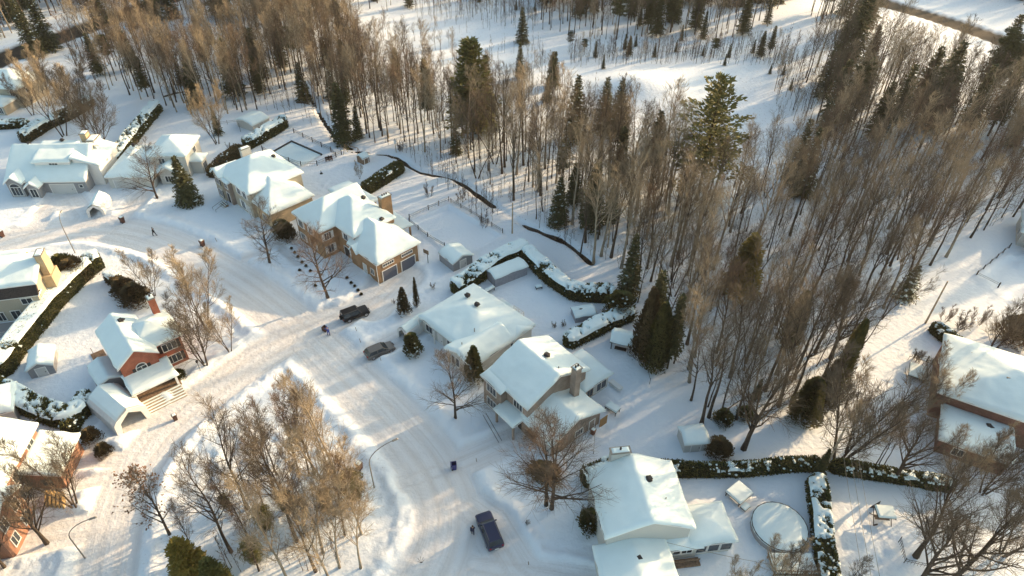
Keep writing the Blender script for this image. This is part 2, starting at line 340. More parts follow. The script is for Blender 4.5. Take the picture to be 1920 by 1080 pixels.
WD = WD*(1-RD); AS = 1-sstep(-.8, .5, frd+.8*(fbm(XX, YY, .4, 3)-.4))
GM = ground_mat(); _, LA, AL = pcoord(XX, YY, ROADS+DRIVES)
for k, nm in ((0, 'ground'), (1, 'road'), (2, 'driveway'), (3, 'far_road')):
    f = FF[cls == k]; u, inv = np.unique(f.ravel(), return_inverse=True)
    me = bpy.data.meshes.new(nm); me.vertices.add(len(u)); me.vertices.foreach_set('co', VV[u].ravel().astype(np.float32))
    me.loops.add(f.size); me.loops.foreach_set('vertex_index', inv.ravel().astype(np.int32)); me.polygons.add(len(f))
    me.polygons.foreach_set('loop_start', np.arange(0, f.size, 4, dtype=np.int32)); me.polygons.foreach_set('loop_total', np.full(len(f), 4, np.int32))
    me.update(calc_edges=True); me.polygons.foreach_set('use_smooth', np.ones(len(f), bool)); me.materials.append(GM)
    for an, arr in (('road', RD), ('track', TR), ('wood', WD), ('asphalt', AS), ('lateral', LA), ('along', AL)):
        a = me.attributes.new(an, 'FLOAT', 'POINT'); a.data.foreach_set('value', arr.ravel()[u].astype(np.float32))
    o = bpy.data.objects.new(nm, me); COL.objects.link(o); tag(o, kind='structure')
m = MB()
for a, b in zip(DITCH[:-1], DITCH[1:]):
    d = Vector((b[0]-a[0], b[1]-a[1])).normalized(); n = Vector((-d.y, d.x))*1.3
    m.quad((a[0]+n.x, a[1]+n.y, -.42), (b[0]+n.x, b[1]+n.y, -.42), (b[0]-n.x, b[1]-n.y, -.42), (a[0]-n.x, a[1]-n.y, -.42))
tag(m.build('stream', WATER), kind='structure')
#@@HOUSES
# ------------------------------------------------------------------ houses
class House:
    def __init__(s, name, origin, ang, label, cat='house', group=None):
        s.e = empty(name, (*origin, 0), R(ang), label, cat, group); s.wm = {}; s.ang = ang
    def block(s, u0, u1, v0, v1, ze, rt='hip', sl=.5, su=None, sr=None, wall=None, oh=.4, snow=.38, z0=-.3, skipwall='', deck=False, smat=None):
        su = su if su else sl; sr = sr if sr else su
        def rf(u, v):
            a = np.minimum(v-v0, v1-v)*sl; 
            if rt == 'gu': h = a
            elif rt == 'gv': h = np.minimum(u-u0, u1-u)*sl
            elif rt == 'hip': h = np.minimum(a, np.minimum((u-u0)*su, (u1-u)*sr))
            elif rt == 'hipr': h = np.minimum(a, (u1-u)*sr)
            elif rt == 'hipl': h = np.minimum(a, (u-u0)*su)
            elif rt == 'hipf': h = np.minimum(np.minimum(u-u0, u1-u)*sl, (v-v0)*su)
            elif rt == 'shed': h = (v-v0)*sl
            elif rt == 'shedu': h = (u1-u)*sl
            else: h = a*0+.03*np.minimum(v-v0, 1)
            return ze+np.maximum(h, 0)
        def lines(a, b, st, extra):
            n = max(2, int(round((b-a)/st))); L = set(np.round(np.linspace(a, b, n+1), 4)); L |= {round(x, 4) for x in extra if a < x < b}; return np.array(sorted(L))
        # roof slab
        us = lines(u0, u1, .7, [(u0+u1)/2]); vs = lines(v0, v1, .7, [(v0+v1)/2])
        U, V = np.meshgrid(us, vs); Z = rf(U, V); m = MB(); nx, ny = len(us), len(vs)
        for dz in (0, -.2): m.v += [(float(a), float(b), float(c)+dz) for a, b, c in zip(U.ravel(), V.ravel(), Z.ravel())]
        K = nx*ny
        for j in range(ny-1):
            for i in range(nx-1):
                a = j*nx+i; m.f += [(a, a+1, a+nx+1, a+nx), (K+a, K+a+nx, K+a+nx+1, K+a+1)]; m.m += [0, 0]
        for loop in ([i for i in range(nx)], [j*nx+nx-1 for j in range(ny)], [K0 for K0 in range(nx*ny-1, nx*ny-nx-1, -1)], [j*nx for j in range(ny-1, -1, -1)]):
            for a, b in zip(loop[:-1], loop[1:]): m.f.append((a, K+a, K+b, b)); m.m.append(1)
        roof = m.build('roof', [SHING, smat or WHITE], s.e)
        # snow
        us = np.linspace(u0-.03, u1+.03, max(6, int((u1-u0)/.3))); vs = np.linspace(v0-.03, v1+.03, max(6, int((v1-v0)/.3)))
        U, V = np.meshgrid(us, vs); base = rf(np.clip(U, u0, u1), np.clip(V, v0, v1)); h = base.copy()
        for _ in range(9):
            p = np.pad(h, 1, mode='reflect', reflect_type='odd'); h = (p[1:-1, 1:-1]*2+p[:-2, 1:-1]+p[2:, 1:-1]+p[1:-1, :-2]+p[1:-1, 2:])/6
        d = np.minimum(np.minimum(U-us[0], us[-1]-U), np.minimum(V-vs[0], vs[-1]-V)); q = np.clip(d/.45, 0, 1)
        ox, oy = s.e.location.x, s.e.location.y
        T = snow*(.45+.55*np.sqrt(1-(1-q)**2))+.26*(fbm(U+ox, V+oy, .38, 3)-.45)*q+.09*(fbm(U+ox, V+oy, 1.2, 2)-.4)*q
        wob = .24*(vnoise(U+ox, V+oy, .9, 2)-.5)
        Z = np.maximum(h, base-.05)+T; m = MB(); nx, ny = len(us), len(vs)
        Uo = U+wob*(1-q)*np.sign(U-(u0+u1)/2)*(np.minimum(U-us[0], us[-1]-U) < .1); Vo = V+wob*(1-q)*np.sign(V-(v0+v1)/2)*(np.minimum(V-vs[0], vs[-1]-V) < .1)
        m.v = [(float(a), float(b), float(c)) for a, b, c in zip(Uo.ravel(), Vo.ravel(), Z.ravel())]
        for j in range(ny-1):
            for i in range(nx-1): a = j*nx+i; m.f.append((a, a+1, a+nx+1, a+nx)); m.m.append(0)
        ring = [i for i in range(nx)]+[j*nx+nx-1 for j in range(1, ny)]+[k for k in range(nx*ny-2, nx*ny-nx-1, -1)]+[j*nx for j in range(ny-2, 0, -1)]
        n0 = len(m.v); br = base.ravel()
        for a in ring: m.v.append((m.v[a][0], m.v[a][1], float(br[a])-.03))
        for i in range(len(ring)): j = (i+1) % len(ring); m.f.append((ring[i], n0+i, n0+j, ring[j])); m.m.append(0)
        m.build('snow_cover', SNOWR, roof, smooth=True)
        # walls
        if wall is not None:
            m = MB(); a0, a1, b0_, b1_ = u0+oh, u1-oh, v0+oh, v1-oh
            for sd, (p, q2) in {'F': ((a0, b0_), (a1, b0_)), 'R': ((a1, b0_), (a1, b1_)), 'B': ((a1, b1_), (a0, b1_)), 'L': ((a0, b1_), (a0, b0_))}.items():
                if sd in skipwall: continue
                top = []
                for k in range(13):
                    t = k/12; x = p[0]+(q2[0]-p[0])*t; y = p[1]+(q2[1]-p[1])*t; top.append((x, y, float(rf(np.float64(x), np.float64(y)))-.12))
                m.poly([(p[0], p[1], z0), (q2[0], q2[1], z0)]+top[::-1])
            if len(m.f): m.build('wall', wall, s.e)
        return dict(u0=u0+oh, u1=u1-oh, v0=v0+oh, v1=v1-oh, ze=ze)
    def frame(s, b, side):
        return {'F': ((b['u0'], b['v0']), (1, 0), (0, -1)), 'R': ((b['u1'], b['v0']), (0, 1), (1, 0)), 'B': ((b['u0'], b['v1']), (1, 0), (0, 1)), 'L': ((b['u0'], b['v0']), (0, 1), (-1, 0))}[side]
    def pbox(s, m, fr, pos, z, w_, h_, d0, d1, mi=0):
        (ox, oy), (tx, ty), (nx_, ny_) = fr
        cx = ox+tx*pos+nx_*(d0+d1)/2; cy = oy+ty*pos+ny_*(d0+d1)/2
        sx = abs(tx)*w_+abs(nx_)*(d1-d0); sy = abs(ty)*w_+abs(ny_)*(d1-d0); m.box((cx, cy, z+h_/2), (sx, sy, h_), m=mi)
    def window(s, b, side, pos, z, w_=1.1, h_=1.3, panes=2, shut=None, fmat=None, arch=False):
        fr = s.frame(b, side); m = MB(); t = .09
        s.pbox(m, fr, pos, z-t, w_+2*t, t, .0, .12); s.pbox(m, fr, pos, z+h_, w_+2*t, t, .0, .09)
        for q in (-1, 1): s.pbox(m, fr, pos+q*(w_+t)/2, z, t, h_, 0, .09)
        for k in range(1, panes): s.pbox(m, fr, pos-w_/2+w_*k/panes, z, .06, h_, .0, .075)
        if arch:
            (ox, oy), (tx, ty), (nx_, ny_) = fr
            for dd, mm in ((.08, 1), ):
                pts = [(ox+tx*(pos+math.cos(a)*w_/2)+nx_*dd, oy+ty*(pos+math.cos(a)*w_/2)+ny_*dd, z+h_+.09+math.sin(a)*w_*.42) for a in [math.pi*i/10 for i in range(11)]]
                m.prism(pts, (-nx_*.06, -ny_*.06, 0), 1)
            for i in range(10):
                a, a2 = math.pi*i/10, math.pi*(i+1)/10
                m.tube([(ox+tx*(pos+math.cos(q)*w_/2)+nx_*.08, oy+ty*(pos+math.cos(q)*w_/2)+ny_*.08, z+h_+.09+math.sin(q)*w_*.42) for q in (a, a2)], .06, 4, 0)
        wo = m.build('window', [fmat or WHITE, GLASS], s.e)
        m = MB(); s.pbox(m, fr, pos, z, w_, h_, .0, .04); m.build('pane', GLASS, wo)
        if shut:
            for q in (-1, 1): m = MB(); s.pbox(m, fr, pos+q*(w_/2+.34), z-.05, .42, h_+.1, 0, .06); m.build('shutter', shut, wo)
        return wo
    def door(s, b, side, pos, z=0, w_=1.0, h_=2.1, mt=None, name='door'):
        fr = s.frame(b, side); m = MB(); s.pbox(m, fr, pos, z, w_, h_, 0, .05, 0)
        for q in (-1, 1): s.pbox(m, fr, pos+q*(w_/2+.06), z, .12, h_+.12, 0, .08, 1)
        s.pbox(m, fr, pos, z+h_, w_, .12, 0, .08, 1)
        o = m.build(name, [mt or GARW, WHITE], s.e); m = MB(); s.pbox(m, fr, pos+w_*.38, z+1.0, .14, .1, .05, .1); m.build('handle', METAL, o); return o
    def vent(s, u, v, z, name='roof_vent'):
        m = MB(); m.blob((u+.08, v-.05, z+.32), (.52, .48, .10), 0, 9, 4, .4); m.box((u, v, z+.15), (.5, .5, .5), .3); m.box((u, v, z+.48), (.62, .62, .14), .3, taper=.7); m.build(name, METAL, s.e)
    def pipe(s, u, v, z):
        m = MB(); m.tube([(u, v, z-.3), (u, v, z+.45)], .07, 8); m.build('vent_pipe', GALV, s.e)
    def chimney(s, u, v, z0, z1, w_=.9, d_=1.1, mt=None, pots=2, taper=False):
        m = MB()
        if taper: m.box((u, v, z0+(z1-z0)*.3), (w_*1.5, d_*1.5, (z1-z0)*.6)); m.box((u, v, z0+(z1-z0)*.8), (w_, d_, (z1-z0)*.4))
        else: m.box((u, v, (z0+z1)/2), (w_, d_, z1-z0))
        c = m.build('chimney', mt or BROWNB, s.e); m = MB(); m.box((u, v, z1+.08), (w_+.2, d_+.2, .16)); m.build('chimney_cap', GALV, c)
        m = MB(); m.box((u, v, z1+.22), (w_*.9, d_*.9, .12), taper=.8); m.build('snow_cover', SNOWR, c)
        for k in range(pots): m = MB(); m.tube([(u, v+(k-(pots-1)/2)*.45, z1+.16), (u, v+(k-(pots-1)/2)*.45, z1+.6)], .13, 8); m.build('chimney_pot', METAL, c)
    def posts(s, pts, z0, z1, r=.09, mt=None):
        for u, v in pts: m = MB(); m.box((u, v, (z0+z1)/2), (2*r, 2*r, z1-z0)); m.build('post', mt or WHITE, s.e)
    def steps(s, u0, u1, v, n, z1, dirn=-1, run=.32, mt=None, name='stairs'):
        m = MB()
        for k in range(n):
            z = z1*(1-(k+1)/(n+1)); m.box(((u0+u1)/2, v+dirn*(k+.5)*run, z/2), (u1-u0, run, max(z, .08)), m=0); m.box(((u0+u1)/2, v+dirn*(k+.62)*run, z+.03), (u1-u0, run*.55, .06), m=1)
        m.build(name, [mt or WOOD, SNOWR], s.e)

# --- big brown brick house, centre left
h = House('brick_house', (-22.7, 90.2), -44.5, 'large brown brick two storey house with two slate garage doors and a tall brick chimney')
ga = h.block(-8.4, .3, -.2, 9.2, 4.4, 'hipr', .66, .5, .5, BROWNB)
mb = h.block(-19, -6.7, .3, 9.4, 6.2, 'hip', .72, .6, .52, BROWNB)
wa = h.block(-20.9, -12, -3.0, 8.5, 6.2, 'hipf', .72, .72, wall=BROWNB)
rx = h.block(-28, -18, 8.6, 13.6, 2.9, 'hip', .16, wall=BROWNB)
pg = h.block(-15, -6.8, 9.0, 13, 2.9, 'shedu', .03, wall=None, snow=.3); h.posts([(-7.2, 12.6), (-7.2, 9.8), (-14.5, 12.6)], 0, 2.9, .14, BROWNB)
for p in (2.3, 6.3): h.door(ga, 'R', p, 0, 2.9, 2.2, GARD, 'garage_door'); h.window(ga, 'R', p-.1, 3.05, 2.2, .5, 5)
h.window(ga, 'F', 6.2, 1.2, .9, 1.1, 2); h.door(ga, 'F', 4.0, 0, .9, 2.1, GARW); h.window(mb, 'F', 10.6, 1.0, 1.2, 1.3, 2, shut=WHITE)
for p, z_ in ((1.6, 3.9), (4.9, 3.9), (1.6, 1.0), (4.9, 1.0)): h.window(wa, 'F', p, z_, 1.3, 1.4, 3, shut=WHITE)
h.window(wa, 'R', 1.3, 3.9, 1.3, 1.35, 3, shut=WHITE); h.window(wa, 'R', 1.5, 1.0, 1.1, 1.6, 2, shut=WHITE)
h.window(mb, 'F', 8.9, 4.1, 1.1, 1.25, 2, shut=WHITE); h.window(mb, 'F', 10.9, 4.1, .9, 1.25, 2, shut=WHITE); h.door(mb, 'F', 8.6, 0, 1.6, 2.3, METAL, 'front_door')
for p in (2.5, 6): h.window(wa, 'L', p, 3.9, 1.2, 1.3, 2, shut=WHITE)
h.chimney(-9.7, 9.6, 0, 9.2, 1.0, 2.2, BROWNB, 3); h.vent(-13.2, 7.4, 8.1); h.vent(-7.2, 6.8, 6.6); h.pipe(-4.5, 6.8, 6.0)
m = MB(); m.prism([(-6.9, -.5, 3.9), (-5.2, -.5, 3.9), (-6.05, -.5, 5.2)], (0, 1.8, 0)); dm = m.build('dormer', BROWNB, h.e)
m = MB(); m.prism([(-7.1, -.65, 4.0), (-6.05, -.65, 5.25), (-6.05, -.65, 5.5), (-7.3, -.65, 4.1)], (0, 2, 0)); m.prism([(-5.0, -.65, 4.0), (-4.8, -.65, 4.1), (-6.05, -.65, 5.5), (-6.05, -.65, 5.25)], (0, 2, 0)); m.build('snow_cover', SNOWR, dm)
for k in range(2): m = MB(); m.tube([(.1, -.1+k*9.3*.965, 0), (.1, -.1+k*9.3*.965, 4.2)], .05, 6); m.build('downpipe', WHITE, h.e)
# --- beige house left of it
h = House('beige_house', (-45.1, 107.7), -44.5, 'beige two storey house with a hipped snowy roof, left of the brown brick house')
g3 = h.block(-12, 1.6, -1.5, 8.2, 3.8, 'hip', .6, .5, .42, TANW)
m3 = h.block(-17, -4.2, -2.2, 9.8, 5.8, 'hip', .58, .6, .42, BEIGE)
f3 = h.block(-17.3, -13.6, -3.2, 2, 5.7, 'gv', .7, wall=BEIGE)
p3 = h.block(-14.4, -11.2, -2.9, -1, 5.4, 'shed', .1, wall=GREYB, snow=.25)
h.window(f3, 'F', 1.45, 3.7, 1.3, 1.4, 2, shut=METAL); h.window(f3, 'F', 1.45, .9, 1.3, 1.5, 2, shut=METAL)
for p in (7.7, 9.9): h.window(m3, 'F', p, 3.8, 1.2, 1.3, 2, shut=WHITE)
h.window(m3, 'F', 8.2, .8, 1.3, 1.7, 2, shut=WHITE); h.door(p3, 'F', 1.2, .4, 1.1, 2.2, METAL, 'front_door'); h.window(p3, 'F', 1.2, 3.7, 1.2, 1.2, 2)
h.window(g3, 'F', 10.2, 1, 1.4, 1.2, 3); h.door(m3, 'F', 10.3, 0, 1, 2.1, GARW)
h.vent(-10.4, 7.3, 7.7); h.pipe(-8.2, 3.2, 6.9); h.chimney(-18.3, 5.2, 0, 7.4, .9, 2.0, CREAM, 0)
m = MB(); 
for q in (0, 1.3): m.tube([(-13.6+q, -3.4, 1.2), (-12.9+q, -6.2, .9)], .035, 5); m.tube([(-13.6+q, -3.4, .2), (-13.6+q, -3.4, 1.2)], .03, 5); m.tube([(-12.9+q, -6.2, 0), (-12.9+q, -6.2, .9)], .03, 5)
m.build('handrail', METAL, h.e); h.steps(-14, -12, -3.4, 4, .9, -1, .35)
# --- low white bungalow in the centre
h = House('bungalow', (-14.3, 78.8), -44.5, 'long low white bungalow with deep snow on its wide roof, in the centre')
b5 = h.block(0, 14.0, -.2, 11.4, 3.1, 'hip', .30, .36, .26, CREAM, snow=.5)
w5 = h.block(8.0, 13.9, -1.9, 7, 3.1, 'gv', .42, wall=CREAM, snow=.45)
q5 = h.block(9, 14.1, 6.5, 10.8, 3.0, 'gu', .3, wall=CREAM, snow=.4)
for p in (1.2, 2.2, 3.9): h.window(w5, 'F', p, .9, .7, 1.6, 1)
for p in (2.5, 4.0): h.window(w5, 'R', p, 1.3, .55, 1.0, 1)
for p in (6.4, 7.5): h.window(b5, 'R', p, 1.2, .5, 1.1, 1)
h.window(b5, 'F', 1.6, 1.0, 1.5, 1.3, 2); h.window(b5, 'F', 6.4, 1, 1.0, 1.3, 2); h.door(b5, 'F', 4.2, 0, 1, 2.1, WHITE, 'front_door')
h.posts([(.4, -.5), (4.0, -.5)], 0, 3.0); h.vent(3.2, 7.2, 4.9); h.vent(6.0, 6.6, 5.1); h.pipe(10.4, -.4, 4.5); h.pipe(9.6, 2.8, 4.7)
m = MB(); m.box((5.6, 12.8, .45), (3.6, 2.8, .12)); m.box((8.4, 12.4, .75), (2.2, 2.2, .12)); dk = m.build('deck', WHITE, h.e)
m = MB(); m.box((5.6, 12.8, .65), (3.4, 2.6, .3)); m.box((8.4, 12.4, .95), (2.0, 2.0, .3)); m.build('snow_cover', SNOWR, dk, bevel=.1)
m = MB()
for u in (7.3, 8.4, 9.5): m.box((u, 13.5, 1.2), (.08, .08, 1))
m.box((8.4, 13.5, 1.65), (2.3, .08, .08)); m.box((8.4, 13.5, 1.25), (2.3, .05, .05)); m.box((9.5, 12.4, 1.65), (.08, 2.2, .08)); m.build('railing', WHITE, dk)
# --- grey brick house, centre
h = House('grey_brick_house', (-3.0, 64.5), -50, 'grey brown brick house with a square brick chimney, right of the bungalow')
m6 = h.block(-.4, 8.3, -.2, 11.2, 5.7, 'gu', .46, wall=GREYB, snow=.42)
f6 = h.block(-.5, 3.9, -1.1, 3, 5.6, 'gu', .3, wall=GREYB, snow=.3, oh=.3)
g6 = h.block(6.5, 13.2, -.3, 9.4, 3.0, 'gu', .40, wall=GREYB, snow=.42)
a6 = h.block(2.9, 9.2, 9.5, 15.1, 3.1, 'hip', .28, wall=CREAM, snow=.42)
p6 = h.block(3.5, 7.6, -2.0, .4, 2.9, 'shed', .12, wall=None, snow=.3); h.posts([(3.8, -1.7), (7.3, -1.7)], 0, 2.9, .13, GREYB)
for z_ in (3.6, .8): h.window(f6, 'F', 1.8, z_, 1.9, 1.4, 3)
h.window(m6, 'F', 6.0, 3.7, 1.7, 1.2, 3); h.door(m6, 'F', 6.6, 0, 1.0, 2.1, METAL, 'front_door'); h.window(m6, 'F', 5.2, .8, .9, 1.3, 2)
h.window(m6, 'R', 8.6, 3.9, .9, 1.0, 2); h.window(g6, 'R', 5.0, 1.0, 1.3, 1.0, 3); h.door(g6, 'R', 7.4, 0, .9, 2.1, GREYB); h.door(g6, 'F', 4.4, 0, 2.6, 2.2, GARW, 'garage_door')
h.window(a6, 'R', 1.1, .9, 1.1, 1.3, 2, fmat=GREYB); h.window(a6, 'R', 3.4, .8, 1.9, 1.7, 2)
h.chimney(9.2, 7.4, 0, 9.3, .95, .95, GREYB, 2); h.vent(4.3, 6.6, 8.2); h.pipe(7.0, 6.3, 8.1)
m = MB(); m.box((9.6, 15.6, .7), (2.2, .9, .12)); m.box((9.6, 15.6, .85), (2.0, .8, .2)); m.build('balcony', WHITE, h.e)
m = MB(); m.box((13.3, 9.3, .9), (.08, 1.4, 1.8)); m.build('gate', mat('tan_wood', (.33, .19, .08)), h.e)
m = MB()
for q in (0, .5): m.tube([(2.0+q*0, -2.2-q, .9), (7.0, -3.4-q, .8)], .04, 5)
m.build('handrail', METAL, h.e)
# --- white house bottom centre-right
h = House('white_house', (11.0, 42.4), -82, 'white two storey house with a glazed sunroom, near the round pool')
m7 = h.block(-6.7, 2.3, -.9, 9.4, 5.7, 'gu', .44, wall=CREAM, snow=.45)
l7 = h.block(1.5, 10, -1.9, 6.6, 3.1, 'gu', .28, wall=CREAM, snow=.45)
s7 = h.block(-2.2, 2.9, 9.0, 14.6, 3.0, 'hip', .36, wall=CREAM, snow=.45)
c7 = h.block(.2, 3.1, 6.0, 10.5, 2.9, 'shedu', .12, wall=CREAM, snow=.35)
for k in range(3): h.window(s7, 'R', 1.3+k*1.5, .9, 1.25, 1.5, 1)
h.window(c7, 'R', 1.3, 1.5, .8, .6, 1); h.window(c7, 'R', 2.5, 1.5, 1.2, .6, 2)
for p, z_ in ((2.2, 3.6), (5.5, 3.6), (2.5, .9)): h.window(m7, 'F', p, z_, 1.2, 1.2, 2)
h.chimney(-6.9, 2.9, 0, 8.6, .8, 2.3, CREAM, 1); h.vent(-3.2, 5.4, 7.7); h.pipe(-.8, 6.7, 7.1); h.vent(4.2, 2.6, 4.1)
m = MB(); m.box((3.4, 8.4, .5), (1.0, 4.0, .15)); m.box((3.4, 8.4, 1.0), (.06, 4.0, .3)); m.build('deck', WOOD, h.e)
# --- dark red brick house right
h = House('red_brick_house', (57.5, 62.5), -29, 'dark red brick house with broad snowy roof at the right edge')
m8 = h.block(0, 19, 0, 13.2, 5.2, 'hip', .38, .30, .38, DKRED, snow=.45)
g8 = h.block(1.3, 9.9, -6.3, .6, 3.0, 'hip', .12, wall=DKRED, snow=.45)
h.window(g8, 'F', 2.4, 1, 1.3, 1.2, 2); h.window(m8, 'L', 4, 3.2, 1.2, 1.2, 2); h.window(m8, 'L', 9, 3.2, 1.2, 1.2, 2); h.window(m8, 'F', 13, 3.3, 1.2, 1.1, 2)
h.vent(7.4, 5.0, 7.0); h.vent(6.8, -1.2, 3.3); h.pipe(3.3, 8.9, 6.2)
m = MB(); m.tube([(11, 12.2, 5), (11.8, 12.6, 8.2)], .2, 8); m.build('flue', WHITE, h.e)
m = MB(); m.box((-1.6, 8.0, 1.0), (2.4, 3, .12)); m.box((-1.6, 8.0, 1.15), (2.3, 2.9, .25), m=1)
for k in range(7): m.box((-3.2+k*.5, 9.6, 1.6), (.05, .05, .9))
m.box((-1.7, 9.6, 2.05), (3.1, .06, .06)); m.build('balcony', [METAL, SNOWR], h.e)
# --- red brick house with porch, left
h = House('porch_house', (-48.7, 72.2), 41, 'red brick house with white posted porch, wide steps and red chimney, on the left')
m9 = h.block(-6.2, .5, -1.1, 5.8, 5.5, 'hip', .55, .6, .55, REDB)
w9 = h.block(-9.0, -3.4, -2.7, 7.4, 5.5, 'gv', .75, wall=REDB, snow=.35)
h.window(w9, 'F', 2.45, 3.2, 1.3, 1.0, 2, shut=METAL, arch=True)
h.window(m9, 'F', 4.1, 3.5, 1.9, 1.3, 3, shut=METAL); h.window(m9, 'F', 4.1, 1.0, 1.9, 1.4, 3, shut=METAL)
p9 = h.block(-8.9, -2.6, -5.6, -1.7, 2.8, 'shed', .16, wall=None, snow=.35); h.posts([(-8.5, -5.2), (-3.0, -5.2), (-3.0, -2.2)], .2, 2.9, .15)
m = MB(); m.box((-5.7, -3.6, .5), (6.2, 3.4, .9)); m.build('porch_floor', WOOD, h.e); h.steps(-8.6, -2.8, -5.3, 5, .95, -1, .42, POSTW)
h.door(w9, 'F', 2.6, .95, 1.1, 2.1, WHITE, 'front_door')
s9 = h.block(-12, -8.6, -.6, 4.6, 2.5, 'gv', .45, wall=GREY, snow=.3, oh=.25)
h.window(s9, 'F', 1.4, 1.2, .6, .7, 1); h.chimney(-.9, 5.0, 0, 9.2, .9, 1.1, REDB, 1); h.vent(-5.6, 4.9, 7.3)
m = MB()
for k in range(4): m.box((-10.5-k*.0, 6+k*1.3, .8), (.08, .08, 1.0))
m.box((-10.5, 8, 1.25), (.06, 4, .06)); m.box((-10.0, 7.6, .25), (1.8, 4.2, .3)); m.build('deck', WOOD, h.e)
# --- cream house at left edge with big chimney
h = House('gambrel_house', (-73.8, 80.9), 14, 'cream house with dark shingle skirt roof and a broad tapering stucco chimney')
mA = h.block(-16, .2, .5, 9.0, 6.6, 'gu', .32, wall=BEIGE, snow=.4)
mB_ = h.block(-16, .1, -.2, 1.2, 4.9, 'flat', wall=BEIGE, snow=.02, oh=.35)
m = MB(); m.prism([(-16, -.3, 4.9), (-16, .7, 6.75), (-16, .9, 6.6), (-16, .1, 4.7)], (16.1, 0, 0)); m.build('shingle_skirt', SHING, h.e)
for p in (13.6,): h.window(mB_, 'F', p, 3.3, 1.5, 1.0, 2)
for p, w_ in ((9.0, 1.0), (11.2, 1.3), (13.9, 1.0)): h.window(mB_, 'F', p, .6, w_, 1.6, 2)
h.chimney(.5, 5.0, 0, 9.2, 1.0, 2.0, TANW, 0, True); h.vent(-5.5, 3.4, 7.4)
m = MB(); m.box((-7, -2.0, .35), (14, 3.4, .2)); m.box((-7, -3.7, .9), (14, .08, .9)); m.build('deck', GREY, h.e)
h.block(-14, -4, 8.6, 12, 5.6, 'gu', .5, wall=TANW)
# --- orange brick house bottom left
h = House('orange_brick_house', (-59.7, 54.5), 7, 'bright orange brick house with sunlit snowy roof, in the bottom left corner')
mC = h.block(-13, .3, -15, .4, 5.6, 'gv', .45, wall=ORB)
gC = h.block(-.3, 4.3, -5.9, .6, 2.9, 'shedu', .25, wall=ORB, snow=.4)
eC = h.block(-.2, 2.0, -15.2, -8.8, 5.5, 'gu', .5, wall=ORB, snow=.3)
for p, z_ in ((12.6, 3.7), (8.3, 3.4), (7.8, .9)): h.window(mC, 'R', p, z_, 1.4, 1.3, 2)
for p, z_ in ((1.6, 3.7), (4.3, 3.7), (1.6, .9), (4.3, .9)): h.window(eC, 'R', p, z_, 1.1, 1.5, 2)
h.window(gC, 'F', 2, .8, 1.2, 1.2, 2, fmat=WOOD)
for k in range(5): m = MB(); m.box((2.6+k*.5, -7.6-k*.1, .7), (.18, 2.2, 1.4), .35); m.build('fence_board', mat('yellow_wood', (.40, .27, .12)), h.e)
# --- grey white house, upper left
h = House('dormer_house', (-100.9, 117.3), 3.5, 'grey house with arched front windows and a shed dormer in its steep snowy roof')
m1 = h.block(-.2, 15.6, -.3, 14, 3.0, 'gu', .62, wall=GREY)
d1 = h.block(5.0, 12.6, 2.2, 8.5, 6.0, 'shed', .22, wall=WHITE, z0=3.5)
b1 = h.block(.4, 4.0, -1.6, 4, 3.4, 'gv', .8, wall=GREY, snow=.3); c1 = h.block(4.3, 7.2, -2.2, 3, 2.7, 'gv', .8, wall=GREY, snow=.3)
r1 = h.block(12.4, 17.8, 2.5, 12, 4.8, 'shedu', .35, wall=WHITE, snow=.35)
h.window(b1, 'F', 1.4, .6, 1.9, 1.8, 3, arch=True); h.window(c1, 'F', 1.05, .5, 1.2, 1.8, 2); h.door(m1, 'F', 10.2, 0, 4.6, 2.2, GARW, 'garage_door')
h.window(m1, 'F', 13.9, 1.4, .6, .6, 1); h.window(d1, 'F', 3.6, 5.0, 1.6, .6, 3, arch=True); h.window(r1, 'R', 2, 1.2, .6, .8, 1)
h.chimney(13.2, 9.6, 3, 8.6, 1.2, 1.6, TANW, 0); h.chimney(14.8, 9.2, 2, 7.6, 1.6, 3.0, WHITE, 0); h.vent(9.2, 8.1, 7.6); h.vent(3.0, 7.2, 7.4)
# --- white house with turret right of it
h = House('turret_house', (-82.2, 119.7), 2, 'white siding house with low garage wing behind the tall spruce, upper left')
g2 = h.block(-.2, 9.5, -.2, 13, 3.0, 'hip', .42, .5, .3, CREAM)
u2 = h.block(7.4, 15.4, 3.8, 12.8, 5.5, 'hip', .5, .5, .5, CREAM)
f2 = h.block(9.6, 14.0, 1.2, 6, 3.0, 'gv', .6, wall=CREAM)
t2 = h.block(14.2, 17.6, 5.5, 9.0, 3.4, 'hip', .5, wall=CREAM, snow=.25)
h.door(g2, 'F', 3.2, 0, 4.4, 2.2, GARW, 'garage_door'); h.window(u2, 'F', 2.3, 3.6, 1.2, 1.2, 2); h.window(u2, 'F', 5.2, 3.6, 1.2, 1.2, 2); h.window(u2, 'R', 5, 3.6, 1.2, 1.2, 2)
h.window(f2, 'F', 1.8, .9, 1.6, 1.3, 3); h.window(t2, 'R', 1.3, .8, 1.6, 1.6, 3); h.vent(3.2, 8.3, 5.6)
# --- far left house
fx, fy = G(5, 187, 5); h = House('corner_house', (fx-9.5, fy), -8, 'beige house with rounded bay window cut by the left edge, top left')
k1 = h.block(0, 13, 0, 10, 5.2, 'hip', .5, wall=BEIGE); k2 = h.block(6, 11.6, -4.4, 1, 2.8, 'hip', .4, wall=BEIGE)
for p in (1.1, 2.4, 3.7): h.window(k2, 'F', p, .7, 1.0, 1.5, 2)
h.window(k1, 'F', 10.5, 3.4, 1.1, 1.2, 2); h.window(k1, 'R', 3, 3.2, 1.1, 1.2, 2)
